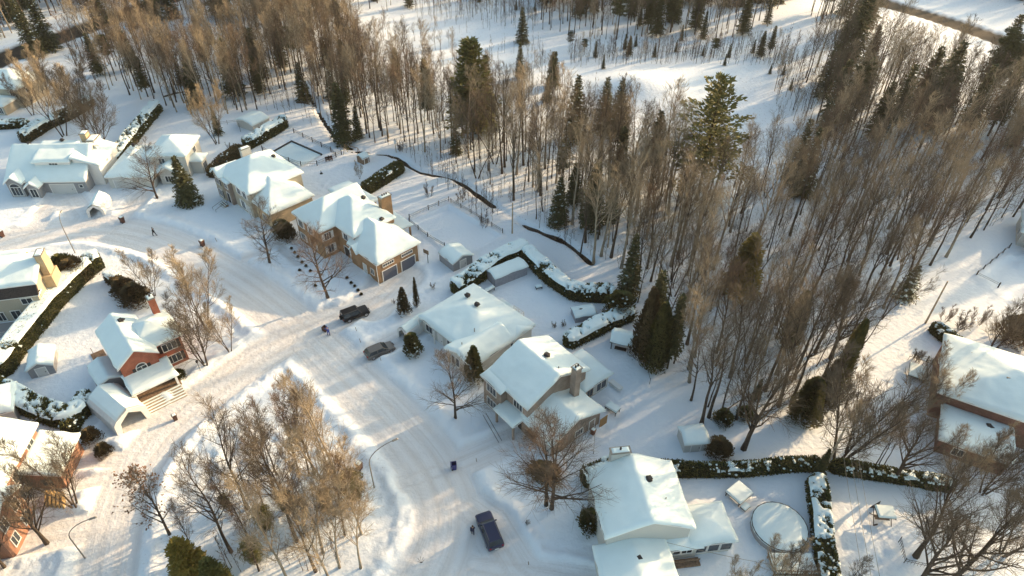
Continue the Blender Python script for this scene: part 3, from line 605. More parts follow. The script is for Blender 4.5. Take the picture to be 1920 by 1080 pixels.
# --- house at right edge
fx, fy = G(1896, 440, 0); h = House('grey_roof_house', (fx, fy), -30, 'white house corner with snowy roof beyond the snow covered yard, cut by the right edge')
k1 = h.block(0, 12, 0, 9, 3.4, 'hip', .4, wall=CREAM); h.window(k1, 'F', 1.6, 1, 1.2, 1.2, 2); h.window(k1, 'L', 3, 1, 1.2, 1.2, 2); k2 = h.block(1.5, 7, -2.6, 1, 2.6, 'gv', .5, wall=CREAM)
# --- house at bottom left edge
fx, fy = G(-20, 1100, 0); h = House('dark_corner_house', (fx-5, fy-6), 10, 'corner of a house with brown siding at the lower left edge of the photo')
k1 = h.block(0, 8, -4, 5, 3.0, 'hip', .4, wall=GREYB); h.window(k1, 'R', 3, 1, 1.2, 1.2, 2)

# ------------------------------------------------------------------ sheds
def shed(name, p0, p1, depth, hgt, label, wall=GREY, rt='gu', sl=.5, door=True, snow=.3, cat='shed', oh=.15, pos=0, gab=None):
    """p0,p1: pixels of the front base corners"""
    a, b = G(*p0), G(*p1); L = math.hypot(b[0]-a[0], b[1]-a[1]); an = math.degrees(math.atan2(b[1]-a[1], b[0]-a[0]))
    h = House(name, a, an, label, cat); k = h.block(-oh, L+oh, -oh, depth+oh, hgt, rt, sl, wall=wall, oh=oh, snow=snow)
    if door: h.door(k, 'F', L/2, 0, min(1.2, L*.5), min(1.9, hgt-.15), wall if wall is not GREY else GARW)
    return h
shed('garden_shed', (66, 735), (112, 722), 4.2, 2.0, 'grey shed with rounded snowy roof against the long left hedge', GREY, 'gv', .55)
shed('backyard_shed', (-30, 838), (45, 815), 5.5, 2.6, 'white shed with peaked snowy roof above the orange brick house, at the left edge', CREAM, 'hip', .6)
shed('white_shed', (1288, 843), (1330, 838), 2.8, 2.0, 'small white shed with snowy roof beside the round bush', CREAM, 'gu', .35)
shed('pool_shed', (850, 515), (885, 497), 4.2, 2.1, 'long low shed with snowy gable roof left of the clipped hedge corner', GREY, 'gv', .4)
shed('playhouse', (676, 318), (688, 312), 2.0, 1.7, 'tiny wooden playhouse with snowy roof beside the dark hedge behind the pools', WOOD, 'gu', .6, snow=.2)
shed('top_shed', (470, 262), (500, 246), 5.5, 2.0, 'shed under a smooth snow mound at the wood edge, top left of the pool yard', CREAM, 'gu', .25)
def canopy_tent(name, p0, p1, depth, hgt, label, m_=TARP, rise=1.0, cat='car shelter', solid=False, snowy=True):
    a, b = G(*p0), G(*p1); L = math.hypot(b[0]-a[0], b[1]-a[1]); an = math.atan2(b[1]-a[1], b[0]-a[0])
    e = empty(name, (*a, 0), an, label, cat); m = MB()
    prof = [(0, -.1), (.02*L, hgt*.9), (.12*L, hgt+rise*.25), (.5*L, hgt+rise), (.88*L, hgt+rise*.25), (.98*L, hgt*.9), (L, -.1)]
    n = 6
    for k in range(n):
        y0, y1 = depth*k/n, depth*(k+1)/n
        for (x0, z0), (x1, z1) in zip(prof[:-1], prof[1:]): m.quad((x0, y0, z0), (x1, y0, z1), (x1, y1, z1), (x0, y1, z0))
    m.poly([(x, depth, z) for x, z in prof])
    if solid: m.poly([(x, 0, z) for x, z in prof])
    else: m.poly([(0, 0, -.1), (.02*L, 0, hgt*.9), (.12*L, 0, hgt+rise*.25), (.5*L, 0, hgt+rise), (.5*L, 0, hgt+rise*.55), (.2*L, 0, hgt*.8), (.14*L, 0, -.1)]); m.poly([(L, 0, -.1), (.98*L, 0, hgt*.9), (.88*L, 0, hgt+rise*.25), (.5*L, 0, hgt+rise), (.5*L, 0, hgt+rise*.55), (.8*L, 0, hgt*.8), (.86*L, 0, -.1)])
    f = m.build('fabric', m_, e, smooth=False)
    if snowy:
        m = MB()
        for q in range(n):
            y0, y1 = depth*(q+.15)/n if q == 0 else depth*q/n, depth*(q+1)/n
            pr = [(.13*L, hgt+rise*.28), (.2*L, hgt+rise*.42+.16), (.5*L, hgt+rise+.2), (.8*L, hgt+rise*.42+.16), (.87*L, hgt+rise*.28)]
            for (x0, z0), (x1, z1) in zip(pr[:-1], pr[1:]): m.quad((x0, y0, z0), (x1, y0, z1), (x1, y1, z1), (x0, y1, z0))
        m.build('snow_cover', SNOWR, f, smooth=True)
    m = MB()
    for y in (.1, depth/2, depth-.1):
        for x in (.16*L, .84*L): m.tube([(x, y, 0), (x, y, hgt*.85)], .03, 6)
    m.build('frame', GALV, e); return e
canopy_tent('carport', (230, 838), (290, 795), 7.0, 2.2, 'large white fabric carport with open front below the porch house', rise=1.2)
canopy_tent('driveway_tent', (163, 428), (196, 424), 5.2, 1.7, 'white fabric driveway tent with dark opening in front of the upper left houses', rise=.9)
canopy_tent('arched_shelter', (748, 636), (768, 648), 4.6, 1.7, 'white arched fabric tunnel at the front of the bungalow, above the grey car', rise=.7)
canopy_tent('grey_shelter', (940, 543), (986, 516), 0.1, 2.1, '', TARPG) if 0 else None
a, b = G(929, 542), G(987, 517); h = House('grey_storage_tent', a, math.degrees(math.atan2(b[1]-a[1], b[0]-a[0])), 'long grey fabric storage tent inside the hedge corner behind the bungalow', 'tent')
h.block(-.1, 6.6, -.1, 3.0, 2.1, 'gu', .25, wall=TARPG, snow=.2, oh=.1, smat=TARPG)
a, b = G(1080, 606), G(1112, 600); h = House('small_grey_tent', a, math.degrees(math.atan2(b[1]-a[1], b[0]-a[0])), 'small grey fabric shelter by the snowy hedge, right end of the bungalow yard', 'tent')
h.block(-.1, 3.6, -.1, 2.6, 1.5, 'gu', .45, wall=TARPG, snow=.12, oh=.1, smat=TARPG)
# dark open gazebo by tall cedars
a = G(1148, 652); h = House('gazebo', a, -18, 'dark framed gazebo with patchy snow on its roof in front of the tall dark cedars', 'gazebo')
h.block(-.3, 3.2, -.3, 3.0, 2.0, 'gu', .55, wall=None, snow=.14, oh=.1, smat=METAL); h.posts([(0, 0), (2.9, 0), (0, 2.7), (2.9, 2.7)], 0, 2.1, .07, METAL)
m = MB(); m.box((1.4, .3, .5), (1.8, .6, .15)); m.build('bench', METAL, h.e); m = MB(); m.box((.8, 2.6, .9), (1.6, .08, 1.8)); m.build('screen', METAL, h.e)
#@@VEG
# ------------------------------------------------------------------ trees
def rv(rnd, s=1): return Vector((rnd.uniform(-s, s), rnd.uniform(-s, s), rnd.uniform(-s, s)))
def bare_tree_meshes(seed, H, r0, fork, spread, nl, nb, ntw, up=.5, stems=1, pale=False, lean=0, leaves=0, wig=.12, twigr=.013, tm=None, ang=(28, 62)):
    rnd = random.Random(seed); A = MB(); B = MB(); LV = MB()
    def poly(p, d, L, n, wander, upw):
        pts = [p.copy()]; d = d.normalized()
        for i in range(n): d = (d+rv(rnd, wander)+Vector((0, 0, upw))).normalized(); pts.append(pts[-1]+d*(L/n))
        return pts
    def at(pts, t):
        f = t*(len(pts)-1); i = min(int(f), len(pts)-2); return pts[i].lerp(pts[i+1], f-i), (pts[i+1]-pts[i]).normalized()
    def side(d, ang):
        o = d.orthogonal().normalized(); o.rotate(Matrix.Rotation(rnd.uniform(0, 6.283), 3, d)); return (d*math.cos(ang)+o*math.sin(ang)).normalized()
    for st in range(stems):
        a0 = 6.283*st/stems+rnd.random(); base = Vector((math.cos(a0), math.sin(a0), 0))*(.25 if stems > 1 else 0)
        d0 = Vector((math.cos(a0)*.28*(stems > 1)+lean, math.sin(a0)*.28*(stems > 1), 1))
        hs = H*(1 if st == 0 else rnd.uniform(.75, 1)); tr = poly(base+Vector((0, 0, -.3)), d0, hs, 9, .035+wig*.25, .02)
        rr = r0*(1 if stems == 1 else .7); rad = [rr*(1-.93*(i/9)**.9)*(1.25 if i == 0 else 1) for i in range(10)]
        A.tube(tr, rad, 6)
        for i in range(nl):
            t = fork+(1-fork)*(i+rnd.random()*.8)/nl; t = min(t, .98); p, d = at(tr, t)
            L = H*spread*(1.08-.75*(t-fork)/(1-fork))*rnd.uniform(.7, 1.15)
            ld = side(d, R(rnd.uniform(*ang)*(1-.4*t))); lr = max(rr*(1-.9*t)*.55, .03)
            lp = poly(p, ld, L, 5, wig, up*.3); A.tube(lp, [lr*(1-.8*k/5) for k in range(6)], 4, cap=False)
            for j in range(nb):
                t2 = .2+.8*(j+rnd.random())/nb; t2 = min(t2, .99); p2, d2 = at(lp, t2)
                L2 = L*.5*(1.1-.6*t2)*rnd.uniform(.7, 1.3); bp = poly(p2, side(d2, R(rnd.uniform(25, 55))), L2, 3, wig*1.2, up*.25)
                br = max(lr*.4*(1-.6*t2), .014); B.tube(bp, [br, br*.75, br*.5, br*.3], 3, cap=False)
                for k in range(ntw):
                    t3 = .15+.85*(k+rnd.random())/ntw; t3 = min(t3, .99); p3, d3 = at(bp, t3)
                    L3 = L2*rnd.uniform(.3, .6)+.25; tp = poly(p3, side(d3, R(rnd.uniform(20, 50))), L3, 2, wig*1.4, up*.25)
                    B.tube(tp, [twigr, twigr*.8, twigr*.4], 3, cap=False)
                    if leaves and rnd.random() < leaves:
                        for q in range(3):
                            c = tp[2]+rv(rnd, .18); u = rv(rnd).normalized()*.09; v = u.orthogonal().normalized()*.09; LV.quad(c-u-v, c+u-v, c+u+v, c-u+v)
    tm = tm or (TWIGP if pale else TWIG)
    return A.mesh('trunk', BARKP if pale else BARK, True), B.mesh('crown', tm), (LV.mesh('leaves', DEAD) if leaves else None)
def tree_proto(name, meshes):
    e = bpy.data.objects.new(name, None); e.empty_display_size = .3
    for nm, me in zip(('trunk', 'crown', 'leaves'), meshes):
        if me: o = bpy.data.objects.new(nm, me); o.parent = e
    return e
def plant(proto, x, y, rz, sc, label, cat='tree', group=None, name=None, tilt=(0, 0), z=None):
    r = dup(proto, (x, y, (gz(x, y)-.05) if z is None else z), rz, sc, label, group); r['category'] = cat
    if name: r.name = name
    r.rotation_euler = (tilt[0], tilt[1], rz)
    return r
FT = [tree_proto('bare_tree', bare_tree_meshes(11, 20, .30, .42, .34, 18, 7, 7, .4, wig=.16, twigr=.0125)),
      tree_proto('bare_tree', bare_tree_meshes(12, 22, .30, .40, .30, 18, 7, 7, .5, pale=True, wig=.16, twigr=.0125)),
      tree_proto('bare_tree', bare_tree_meshes(13, 18, .25, .38, .36, 17, 7, 7, .35, tm=TWIGR, wig=.16, twigr=.0125)),
      tree_proto('bare_tree', bare_tree_meshes(14, 21, .28, .48, .36, 16, 8, 7, .5, wig=.18, twigr=.0125)),
      tree_proto('bare_tree', bare_tree_meshes(15, 17, .15, .38, .29, 16, 7, 7, .6, tm=TWIGP, wig=.16, twigr=.0125)),
      tree_proto('bare_tree', bare_tree_meshes(16, 19, .2, .32, .34, 12, 7, 7, .5, stems=2, wig=.16, twigr=.0125))]
MAPLE = [tree_proto('bare_tree', bare_tree_meshes(21, 13, .24, .14, .46, 26, 9, 9, .16, tm=TWIG, wig=.11, ang=(45, 85), twigr=.012)),
         tree_proto('bare_tree', bare_tree_meshes(22, 13, .24, .16, .45, 26, 9, 9, .2, tm=TWIGR, wig=.11, ang=(42, 80), twigr=.012))]
MULTI = [tree_proto('bare_tree', bare_tree_meshes(31, 13, .17, .15, .33, 15, 8, 10, .5, stems=4, twigr=.0125)),
         tree_proto('bare_tree', bare_tree_meshes(32, 13, .15, .2, .33, 16, 8, 10, .55, stems=3, tm=TWIGP, twigr=.0125))]
ISL = [tree_proto('bare_tree', bare_tree_meshes(41, 19, .22, .25, .32, 22, 8, 9, .35, wig=.16, twigr=.0125)),
       tree_proto('bare_tree', bare_tree_meshes(42, 19, .2, .3, .29, 22, 9, 9, .6, pale=True, twigr=.0125)),
       tree_proto('bare_tree', bare_tree_meshes(43, 16, .14, .25, .28, 19, 8, 8, .6, tm=TWIGR, twigr=.0125))]
OAK = tree_proto('bare_tree', bare_tree_meshes(51, 15, .2, .18, .33, 20, 7, 8, .2, leaves=.2))
BIG = tree_proto('bare_tree', bare_tree_meshes(52, 15, .36, .22, .48, 24, 9, 10, .32, wig=.14))
SHRUB = [tree_proto('bare_shrub', bare_tree_meshes(61, 2.6, .03, .05, .4, 8, 5, 4, .5, stems=5, twigr=.01)), tree_proto('bare_shrub', bare_tree_meshes(62, 3.4, .04, .1, .3, 8, 5, 4, .7, stems=4, twigr=.01, tm=TWIGR))]
LOW = [bare_tree_meshes(71, 19, .22, .36, .36, 13, 6, 6, .4, twigr=.022), bare_tree_meshes(72, 20, .2, .40, .32, 13, 6, 6, .5, pale=True, twigr=.022), bare_tree_meshes(73, 17, .17, .35, .38, 13, 6, 6, .35, tm=TWIGR, twigr=.022)]
SAP = [bare_tree_meshes(81, 5, .04, .2, .2, 6, 3, 2, .8, twigr=.014), bare_tree_meshes(82, 7, .05, .2, .16, 7, 3, 2, .9, twigr=.014, tm=TWIGR)]
# conifers
def spray(m, p, d, L, wid, rnd, n, q=.2, mi=0):
    """flat needle-covered bough"""
    d = d.normalized(); s = d.cross(Vector((0, 0, 1))); s = s.normalized() if s.length > .01 else Vector((1, 0, 0)); up = s.cross(d)
    for i in range(n):
        t = (i+rnd.random())/n; w_ = wid*(1-abs(t-.45)*1.3); c = p+d*(L*t)+s*rnd.uniform(-w_, w_)+up*rnd.uniform(-.1, .1)*L*.5+Vector((0, 0, -.10*L*t*t))
        a = rnd.uniform(-1, 1); u = (d*math.cos(a)+s*math.sin(a)+up*rnd.uniform(-.5, .3))*q*rnd.uniform(.7, 1.4); v = u.cross(up+rv(rnd, .6)).normalized()*q*.34
        m.quad(c-v, c+u*.5-v*1.2, c+u*1.3, c+u*.4+v*1.2, mi)
def spruce_meshes(seed, H, rb, n=11, snowy=0, droop=.25, mt=None, start=.08, power=.9, q=.28, per=16, step=.032, var=.12):
    rnd = random.Random(seed); A = MB(); B = MB(); A.tube([(0, 0, -.3), (0, 0, H*.5), (0, 0, H)], [H*.014, H*.009, .02], 6)
    z = H*start; k = 0
    while z < H*.985:
        t = (z-H*start)/(H*(1-start)); r = rb*(1-t)**power*rnd.uniform(.85, 1.12)+.12
        for j in range(max(4, int(n*(1-t*.5)))):
            a = j*6.283/max(4, int(n*(1-t*.5)))+k*1.3+rnd.uniform(-.25, .25); rr = r*rnd.uniform(.84-var, 1+var)
            d = Vector((math.cos(a), math.sin(a), -droop+.75*t+rnd.uniform(-.12, .12))); zz = z+rnd.uniform(-.2, .2)
            A.tube([(0, 0, zz), tuple(Vector((0, 0, zz))+d.normalized()*rr*.9)], [.03, .01], 3, cap=False)
            spray(B, Vector((0, 0, zz)), d, rr, rr*.32, rnd, max(5, int(per*rr/rb)), q)
            if snowy and rnd.random() < snowy: c = Vector((0, 0, zz+.1))+d.normalized()*rr*rnd.uniform(.4, .8); B.blob(c, (rr*.2, rr*.2, .09), 1, 6, 3)
        z += H*step*(1.1-.4*t); k += 1
    return A.mesh('trunk', BARK, True), B.mesh('crown', [mt or NEED, SNOWR])
def pine_meshes(seed, H, rb, start=.35, nl=34, mt=None):
    rnd = random.Random(seed); A = MB(); B = MB(); A.tube([(0, 0, -.3), (.2, 0, H*.5), (0, .2, H*.97)], [H*.016, H*.012, .05], 7)
    for i in range(nl):
        t = start+(1-start)*(i+.5)/nl; a = i*2.4+rnd.uniform(-.4, .4); sh = math.sin(math.pi*min(1, ((1-t)/(1-start))*.8+.12))**.8; L = rb*sh*rnd.uniform(.65, 1.2)
        d = Vector((math.cos(a), math.sin(a), .12+.5*(t-start))).normalized(); p = Vector((.1, .1, H*t)); e_ = p+d*L; A.tube([p, p+d*L*.6+Vector((0, 0, .1)), e_+Vector((0, 0, .3))], [.07, .045, .02], 4, cap=False)
        for k in range(6):
            c = p+d*L*rnd.uniform(.3, 1.05)+rv(rnd, L*.18); c.z += .2; s_ = rnd.uniform(.6, 1.1)
            for q in range(80):
                u = rv(rnd).normalized(); u.z = abs(u.z)*.7+.1; cc = c+Vector((u.x*s_*1.2, u.y*s_*1.2, u.z*s_*.5)); v = u.orthogonal().normalized()*.06; uu = u*.5
                B.quad(cc-v, cc+uu*.5-v, cc+uu, cc+uu*.4+v)
    return A.mesh('trunk', BARK, True), B.mesh('crown', mt or NEEDP)
def cedar_meshes(seed, H, r, n=2600, mt=None, snow=.0, shape=.6, q=.17):
    rnd = random.Random(seed); A = MB(); B = MB(); A.tube([(0, 0, -.2), (0, 0, H*.8)], [.1, .03], 5); ph = [rnd.uniform(0, 6) for _ in range(6)]
    for i in range(n):
        t = rnd.random()**.85; a = rnd.uniform(0, 6.283); lum = 1+.14*math.sin(3*a+ph[0]+5*t)+.1*math.sin(5*a+ph[1]-9*t)
        rr = r*lum*(min(1, (t+.05)/.16)**.5)*(1-t)**shape*(1.25 if shape > .5 else 1.05)*rnd.uniform(.45, 1.25)+.03; c = Vector((math.cos(a)*rr, math.sin(a)*rr, H*(.02+.98*t)))
        o = Vector((math.cos(a), math.sin(a), .9+rnd.uniform(-.4, .6))).normalized(); u = o*q*rnd.uniform(.8, 1.7); v = Vector((-math.sin(a), math.cos(a), rnd.uniform(-.5, .5))).normalized()*q*.5
        B.quad(c-v-u*.3, c+v-u*.3, c+v*.7+u, c-v*.7+u)
    for i in range(int(snow*40)):
        t = rnd.random(); a = rnd.uniform(0, 6.283); rr = r*(1-t)**shape*1.05; B.blob((math.cos(a)*rr, math.sin(a)*rr, H*t), (.14, .14, .09), 1, 6, 4)
    m = MB(); m.v = []; 
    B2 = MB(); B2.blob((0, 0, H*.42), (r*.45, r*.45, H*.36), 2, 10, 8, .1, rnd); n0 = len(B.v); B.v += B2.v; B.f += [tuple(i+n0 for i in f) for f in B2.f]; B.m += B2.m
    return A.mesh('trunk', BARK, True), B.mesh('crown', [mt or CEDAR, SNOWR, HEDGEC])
SPR = [tree_proto('spruce_tree', spruce_meshes(101, 14, 2.9, 12, .10, per=26, q=.4)), tree_proto('spruce_tree', spruce_meshes(102, 16, 2.7, 12, .12, .3, per=26, q=.42)), tree_proto('fir_tree', spruce_meshes(103, 12, 1.9, 10, .0, .1, power=1.0, per=20, q=.36))]
SPRB = tree_proto('spruce_tree', spruce_meshes(104, 11, 2.9, 12, .10, .32, per=34, q=.34))
BIGP = tree_proto('evergreen_tree', spruce_meshes(109, 23, 6.0, 15, 0, -.05, power=.5, start=.2, per=44, q=.62, mt=NEEDP))
GOLD = tree_proto('pine_tree', spruce_meshes(110, 20, 5.2, 14, 0, -.1, power=.6, start=.12, per=44, q=.6, mt=mat('golden_needles', (.20, .165, .03), rough=.8, col2=(.34, .25, .06), nscale=1.2)))
WPINE = tree_proto('pine_tree', spruce_meshes(114, 26, 8.0, 7, 0, -.08, power=.62, start=.3, per=90, q=.62, mt=NEEDP, step=.05, var=.42))
SPRS = tree_proto('spruce_tree', spruce_meshes(105, 8, 2.6, 11, .35, .4))
HEM = [tree_proto('hemlock_tree', spruce_meshes(106, 20, 3.6, 13, 0, .15, power=.6, start=.12, per=32, q=.5)), tree_proto('hemlock_tree', spruce_meshes(107, 22, 3.0, 12, 0, .2, power=.65, start=.25, per=30, q=.5))]
PIN = [tree_proto('pine_tree', pine_meshes(111, 26, 6.2, .30, 64)), tree_proto('pine_tree', pine_meshes(112, 16, 4.6, .12, 44)), tree_proto('pine_tree', pine_meshes(113, 18, 3.2, .5, 26, NEED))]
CED = [tree_proto('cedar_tree', cedar_meshes(121, 10, 2.1, 9000, shape=.45, q=.22)), tree_proto('cedar_tree', cedar_meshes(122, 10, 1.8, 7500, shape=.55, mt=CEDAR, q=.22)), tree_proto('cedar_tree', cedar_meshes(123, 10, 1.7, 5200, shape=.6, mt=CEDARB, q=.24))]
BUSH = [tree_proto('cedar_bush', cedar_meshes(131, 3.2, 1.6, 2600, shape=.36, mt=CEDARB)), tree_proto('cedar_bush', cedar_meshes(132, 3.0, 1.5, 2400, shape=.4, mt=CEDAR, snow=.4))]
COLM = [tree_proto('column_cedar', cedar_meshes(141, 5.5, .9, 2200, shape=.75, snow=.1)), tree_proto('column_cedar', cedar_meshes(142, 4.2, 1.2, 2200, shape=.35, snow=.5)), tree_proto('column_cedar', cedar_meshes(143, 5.5, .9, 1500, mt=CEDARB, shape=.8, snow=.3))]
rnd = random.Random(5)
def P1(proto, px, py, sc, label, cat='tree', name=None, tilt=(0, 0), rz=None, group=None):
    x, y = G(px, py); return plant(proto, x, y, rnd.uniform(0, 6.28) if rz is None else rz, sc, label, cat, group, name, tilt)
# --- yard trees
P1(MAPLE[0], 292, 390, .9, 'bare many branched tree in front of the turret house, left of the tall spruce')
P1(SPRB, 352, 398, .95, 'tall dark green spruce standing alone in front of the turret house')
P1(MAPLE[0], 506, 508, .92, 'round bare tree in front of the beige house garage')
P1(MAPLE[1], 617, 573, 1.08, 'round bare tree in the front yard of the brown brick house')
P1(MULTI[1], 389, 628, 1.15, 'pale bare clump of stems on the street corner, the upper one of two')
P1(MULTI[0], 392, 703, 1.05, 'bare tree by the street right of the porch house')
P1(MULTI[1], 436, 676, .72, 'small bare tree by the snowbank at the junction corner')
P1(MULTI[1], 290, 575, .75, 'small bare tree above the red chimney of the porch house')
P1(MAPLE[0], 860, 790, .86, 'round bare tree in front of the bungalow gable')
P1(MAPLE[1], 1034, 948, 1.1, 'broad bare tree with twin trunks beside the driveway, left trunk')
P1(MAPLE[0], 1044, 954, 1.15, 'broad bare tree with twin trunks beside the driveway, right trunk')
P1(MULTI[0], 155, 975, 1.0, 'tall bare tree with three stems right of the orange brick house')
P1(BIG, 100, 1040, .75, 'dark bare tree in front of the orange brick house windows')
P1(MAPLE[0], 25, 1090, .8, 'bare tree at the bottom left corner in front of the orange bricks')
P1(OAK, 332, 1022, .9, 'bare oak still holding brown dead leaves at the left end of the island')
P1(BIG, 1400, 834, 1.05, 'big spreading bare tree behind the lower hedge, right of the round bush')
P1(MULTI[0], 1577, 850, 1.5, 'large leaning clump of bare stems right of the utility pole')
P1(MULTI[1], 1592, 840, 1.1, 'slim clump of bare stems standing close behind the large leaning clump')
P1(FT[4], 1645, 862, .6, 'leftmost of three thin bare saplings above the right hedge')
P1(FT[4], 1653, 861, .55, 'middle one of three thin bare saplings above the right hedge')
P1(FT[4], 1662, 862, .5, 'rightmost of three thin bare saplings above the right hedge')
P1(BIG, 1683, 888, .85, 'forked bare tree growing out of the right hedge')
P1(BIG, 1727, 1028, .95, 'leaning bare tree with thick trunk at bottom right, uppermost of three')
P1(BIG, 1727, 1088, 1.0, 'leaning bare tree with thick trunk at bottom right, left one by the lower edge')
P1(BIG, 1782, 1088, 1.05, 'leaning bare tree with thick trunk at bottom right, right one by the lower edge')
P1(MULTI[0], 1850, 905, 1.0, 'bushy bare tree in front of the low brick garage')
P1(MULTI[1], 1800, 905, .9, 'bushy bare tree left of the low brick garage corner')
P1(MULTI[0], 1890, 1020, 1.0, 'bushy bare tree at the far bottom right')
P1(MULTI[0], 1858, 640, .85, 'small bare tree behind the dark red brick house roof')
P1(MULTI[1], 1745, 750, .8, 'thin bare tree at the left wall of the dark red brick house')
P1(MULTI[1], 1470, 1080, .6, 'bare shrubby tree over the round pool, left')
P1(MULTI[0], 1500, 1090, .55, 'bare shrubby tree over the round pool, right')
P1(MULTI[0], 1600, 1110, .5, 'bare shrubby tree at the foot of the narrow snowy hedge')
P1(MULTI[1], 1395, 1100, .45, 'low bare shrubby tree in front of the sunroom')
P1(MULTI[0], 187, 305, 1.4, 'bare clump of three trunks between the dormer house and its hedge')
P1(MULTI[1], 115, 278, 1.4, 'bare clump of trunks behind the dormer house roof')
P1(MULTI[0], 150, 250, 1.3, 'wide bare clump between the snowy brown hedge and the wood')
P1(MULTI[1], 85, 222, 1.2, 'bare clump right of the corner house, nearest the far road')
P1(MULTI[0], 55, 240, .8, 'bare clump beside the corner house bay window')
P1(MULTI[1], 402, 285, 1.1, 'open bare tree behind the turret house')
P1(SPR[2], 404, 268, .6, 'small evergreen behind the turret house', 'tree')
P1(MULTI[1], 670, 345, .3, 'small bare tree next to the wooden playhouse')
for i, (px, py, k, s_) in enumerate([(1321, 788, 0, .9), (1334, 776, 3, .85), (1356, 773, 5, .95), (1438, 724, 3, 1.0), (1464, 752, 0, .95), (1266, 676, 4, .8), (1300, 745, 2, .7), (1400, 690, 5, .9), (1492, 700, 3, .95), (1372, 700, 0, .85), (1345, 655, 2, .9), (1545, 700, 3, .8), (1425, 655, 4, .9), (1530, 650, 0, .85), (1610, 640, 5, .75), (1625, 560, 3, .8), (1290, 640, 0, .85), (1310, 600, 4, .9), (1455, 600, 2, .95), (1650, 500, 0, .75)]):
    P1(FT[k], px, py, s_, ['grey brown', 'pale barked', 'reddish twigged', 'tall dark', 'slender tan', 'twin stemmed'][k]+' bare tree in the %s of the open wood above the round bush' % ('near row' if py > 740 else 'middle' if py > 640 else 'far part'), group='bare trees in the open wood above the round bush')
P1(BIG, 1560, 660, 1.0, 'large bare tree with long limbs reaching right over the sunlit snow')
# --- island trees
isl = [(448, 1052, 0, .95), (476, 974, 0, 1.0), (483, 1030, 2, .85), (511, 976, 2, .8), (572, 906, 2, .95), (591, 908, 2, .9), (648, 926, 1, 1.0), (640, 980, 1, 1.0), (570, 1028, 0, 1.05), (530, 908, 2, .9), (640, 1115, 1, .9), (672, 965, 1, .8), (560, 872, 2, .75), (618, 1048, 1, .9), (505, 905, 2, .7), (690, 1010, 1, .75), (450, 985, 2, .7), (590, 985, 2, .85), (601, 905, 1, .8), (606, 1082, 0, .95), (545, 972, 0, .95), (659, 1015, 2, .9), (500, 1085, 2, .8), (690, 1075, 1, .75), (560, 1110, 1, .95), (470, 930, 2, .6), (625, 890, 1, .7), (650, 1075, 1, .8), (380, 1060, 2, .6)]
for i, (px, py, k, s_) in enumerate(isl):
    lr = 'left' if px < 500 else 'middle' if px < 600 else 'right'; fb = 'far' if py < 950 else 'near' if py > 1040 else 'central'
    kd = ['dark branchy', 'pale tan', 'slender reddish'][k]
    P1(ISL[k], px, py, s_, '%s bare tree in the %s %s part of the snowy island' % (kd, fb, lr), group='bare trees on the island inside the road loop')
for i, (px, py, s_) in enumerate([(440, 972, .35), (555, 975, .5), (515, 1010, .6), (496, 1070, .6), (626, 975, .6), (678, 950, .75), (660, 940, .5)]):
    P1(PIN[1], px, py, s_*.42, ['tiny green shrub pine left of the island trees', 'dark shrub pine in the middle of the island', 'wide dark shrub pine near the island centre', 'green shrub pine at the lower island', 'brown green shrub pine left of the leaning pale trunk', 'round green shrub pine by the curved street lamp', 'low shrub pine beside the brown bin'][i], 'shrub', 'shrub_pine')
P1(GOLD, 385, 1110, .44, 'yellow green pine rising from the bottom edge at the left of the island', name='pine_tree')
P1(BIGP, 432, 1128, .30, 'darker green pine behind the yellow green pine at the bottom edge', name='pine_tree')
# --- evergreens near houses
P1(COLM[1], 778, 672, 1.0, 'dark cedar dusted with snow beside the white arched tunnel', 'shrub')
P1(COLM[0], 894, 718, 1.25, 'slim green column cedar at the bungalow gable', 'shrub')
P1(COLM[2], 760, 597, 1.0, 'brown wrapped cone shrub below the garage doors', 'shrub')
P1(COLM[2], 783, 583, (.5, .5, 1.1), 'very thin brown column shrub below the garage doors', 'shrub')
P1(BUSH[0], 1352, 846, .95, 'round olive bush beside the small white shed', 'bush')
P1(BUSH[1], 1118, 985, .9, 'dark green bush at the front wall of the white house', 'bush')
P1(BUSH[0], 538, 462, 1.05, 'dark clipped bush between the beige and brown brick houses, lit brown side', 'bush')
P1(BUSH[1], 528, 452, 1.0, 'snow dusted dark bush between the beige and brown brick houses', 'bush')
P1(BUSH[0], 1030, 893, (1.2, .9, .6), 'dark flattened bush behind the twin trunked tree', 'bush')
P1(BUSH[1], 344, 728, .55, 'low snowy shrub at the porch steps', 'bush'); P1(BUSH[0], 185, 850, .7, 'brown shrub at the carport side', 'bush'); P1(BUSH[0], 205, 870, .6, 'brown tangled shrub by the driveway entrance', 'bush')
P1(BUSH[0], 150, 548, 1.35, 'round green bush beside the broad stucco chimney, left', 'bush'); P1(BUSH[1], 128, 538, 1.35, 'round green bush beside the broad stucco chimney, right', 'bush')
P1(BUSH[0], 240, 575, 1.1, 'brown green bush at the end of the long hedge', 'bush'); P1(BUSH[0], 262, 590, 1.25, 'tall olive bush above the porch house roof', 'bush')
P1(BUSH[0], 1900, 620, 1.5, 'large brown bush behind the dark red brick house', 'bush')
P1(CED[0], 1228, 690, (.8, .8, 1.3), 'tall dark cedar right of the gazebo, front one', name='cedar_tree'); P1(CED[2], 1206, 672, (.85, .85, 1.4), 'tall dark cedar right of the gazebo, left one', name='cedar_tree')
P1(HEM[1], 1254, 686, (.5, .5, .66), 'tall dark cedar right of the gazebo, right one', name='cedar_tree'); P1(HEM[0], 1218, 655, (.6, .6, .78), 'tall dark cedar behind the gazebo, rear one', name='cedar_tree')
P1(BUSH[1], 1162, 588, 1.5, 'conical dark cedar at the corner of the bungalow yard hedge', 'bush'); P1(SPR[1], 1178, 545, .75, 'slim dark spruce at the wood edge behind the bungalow yard')
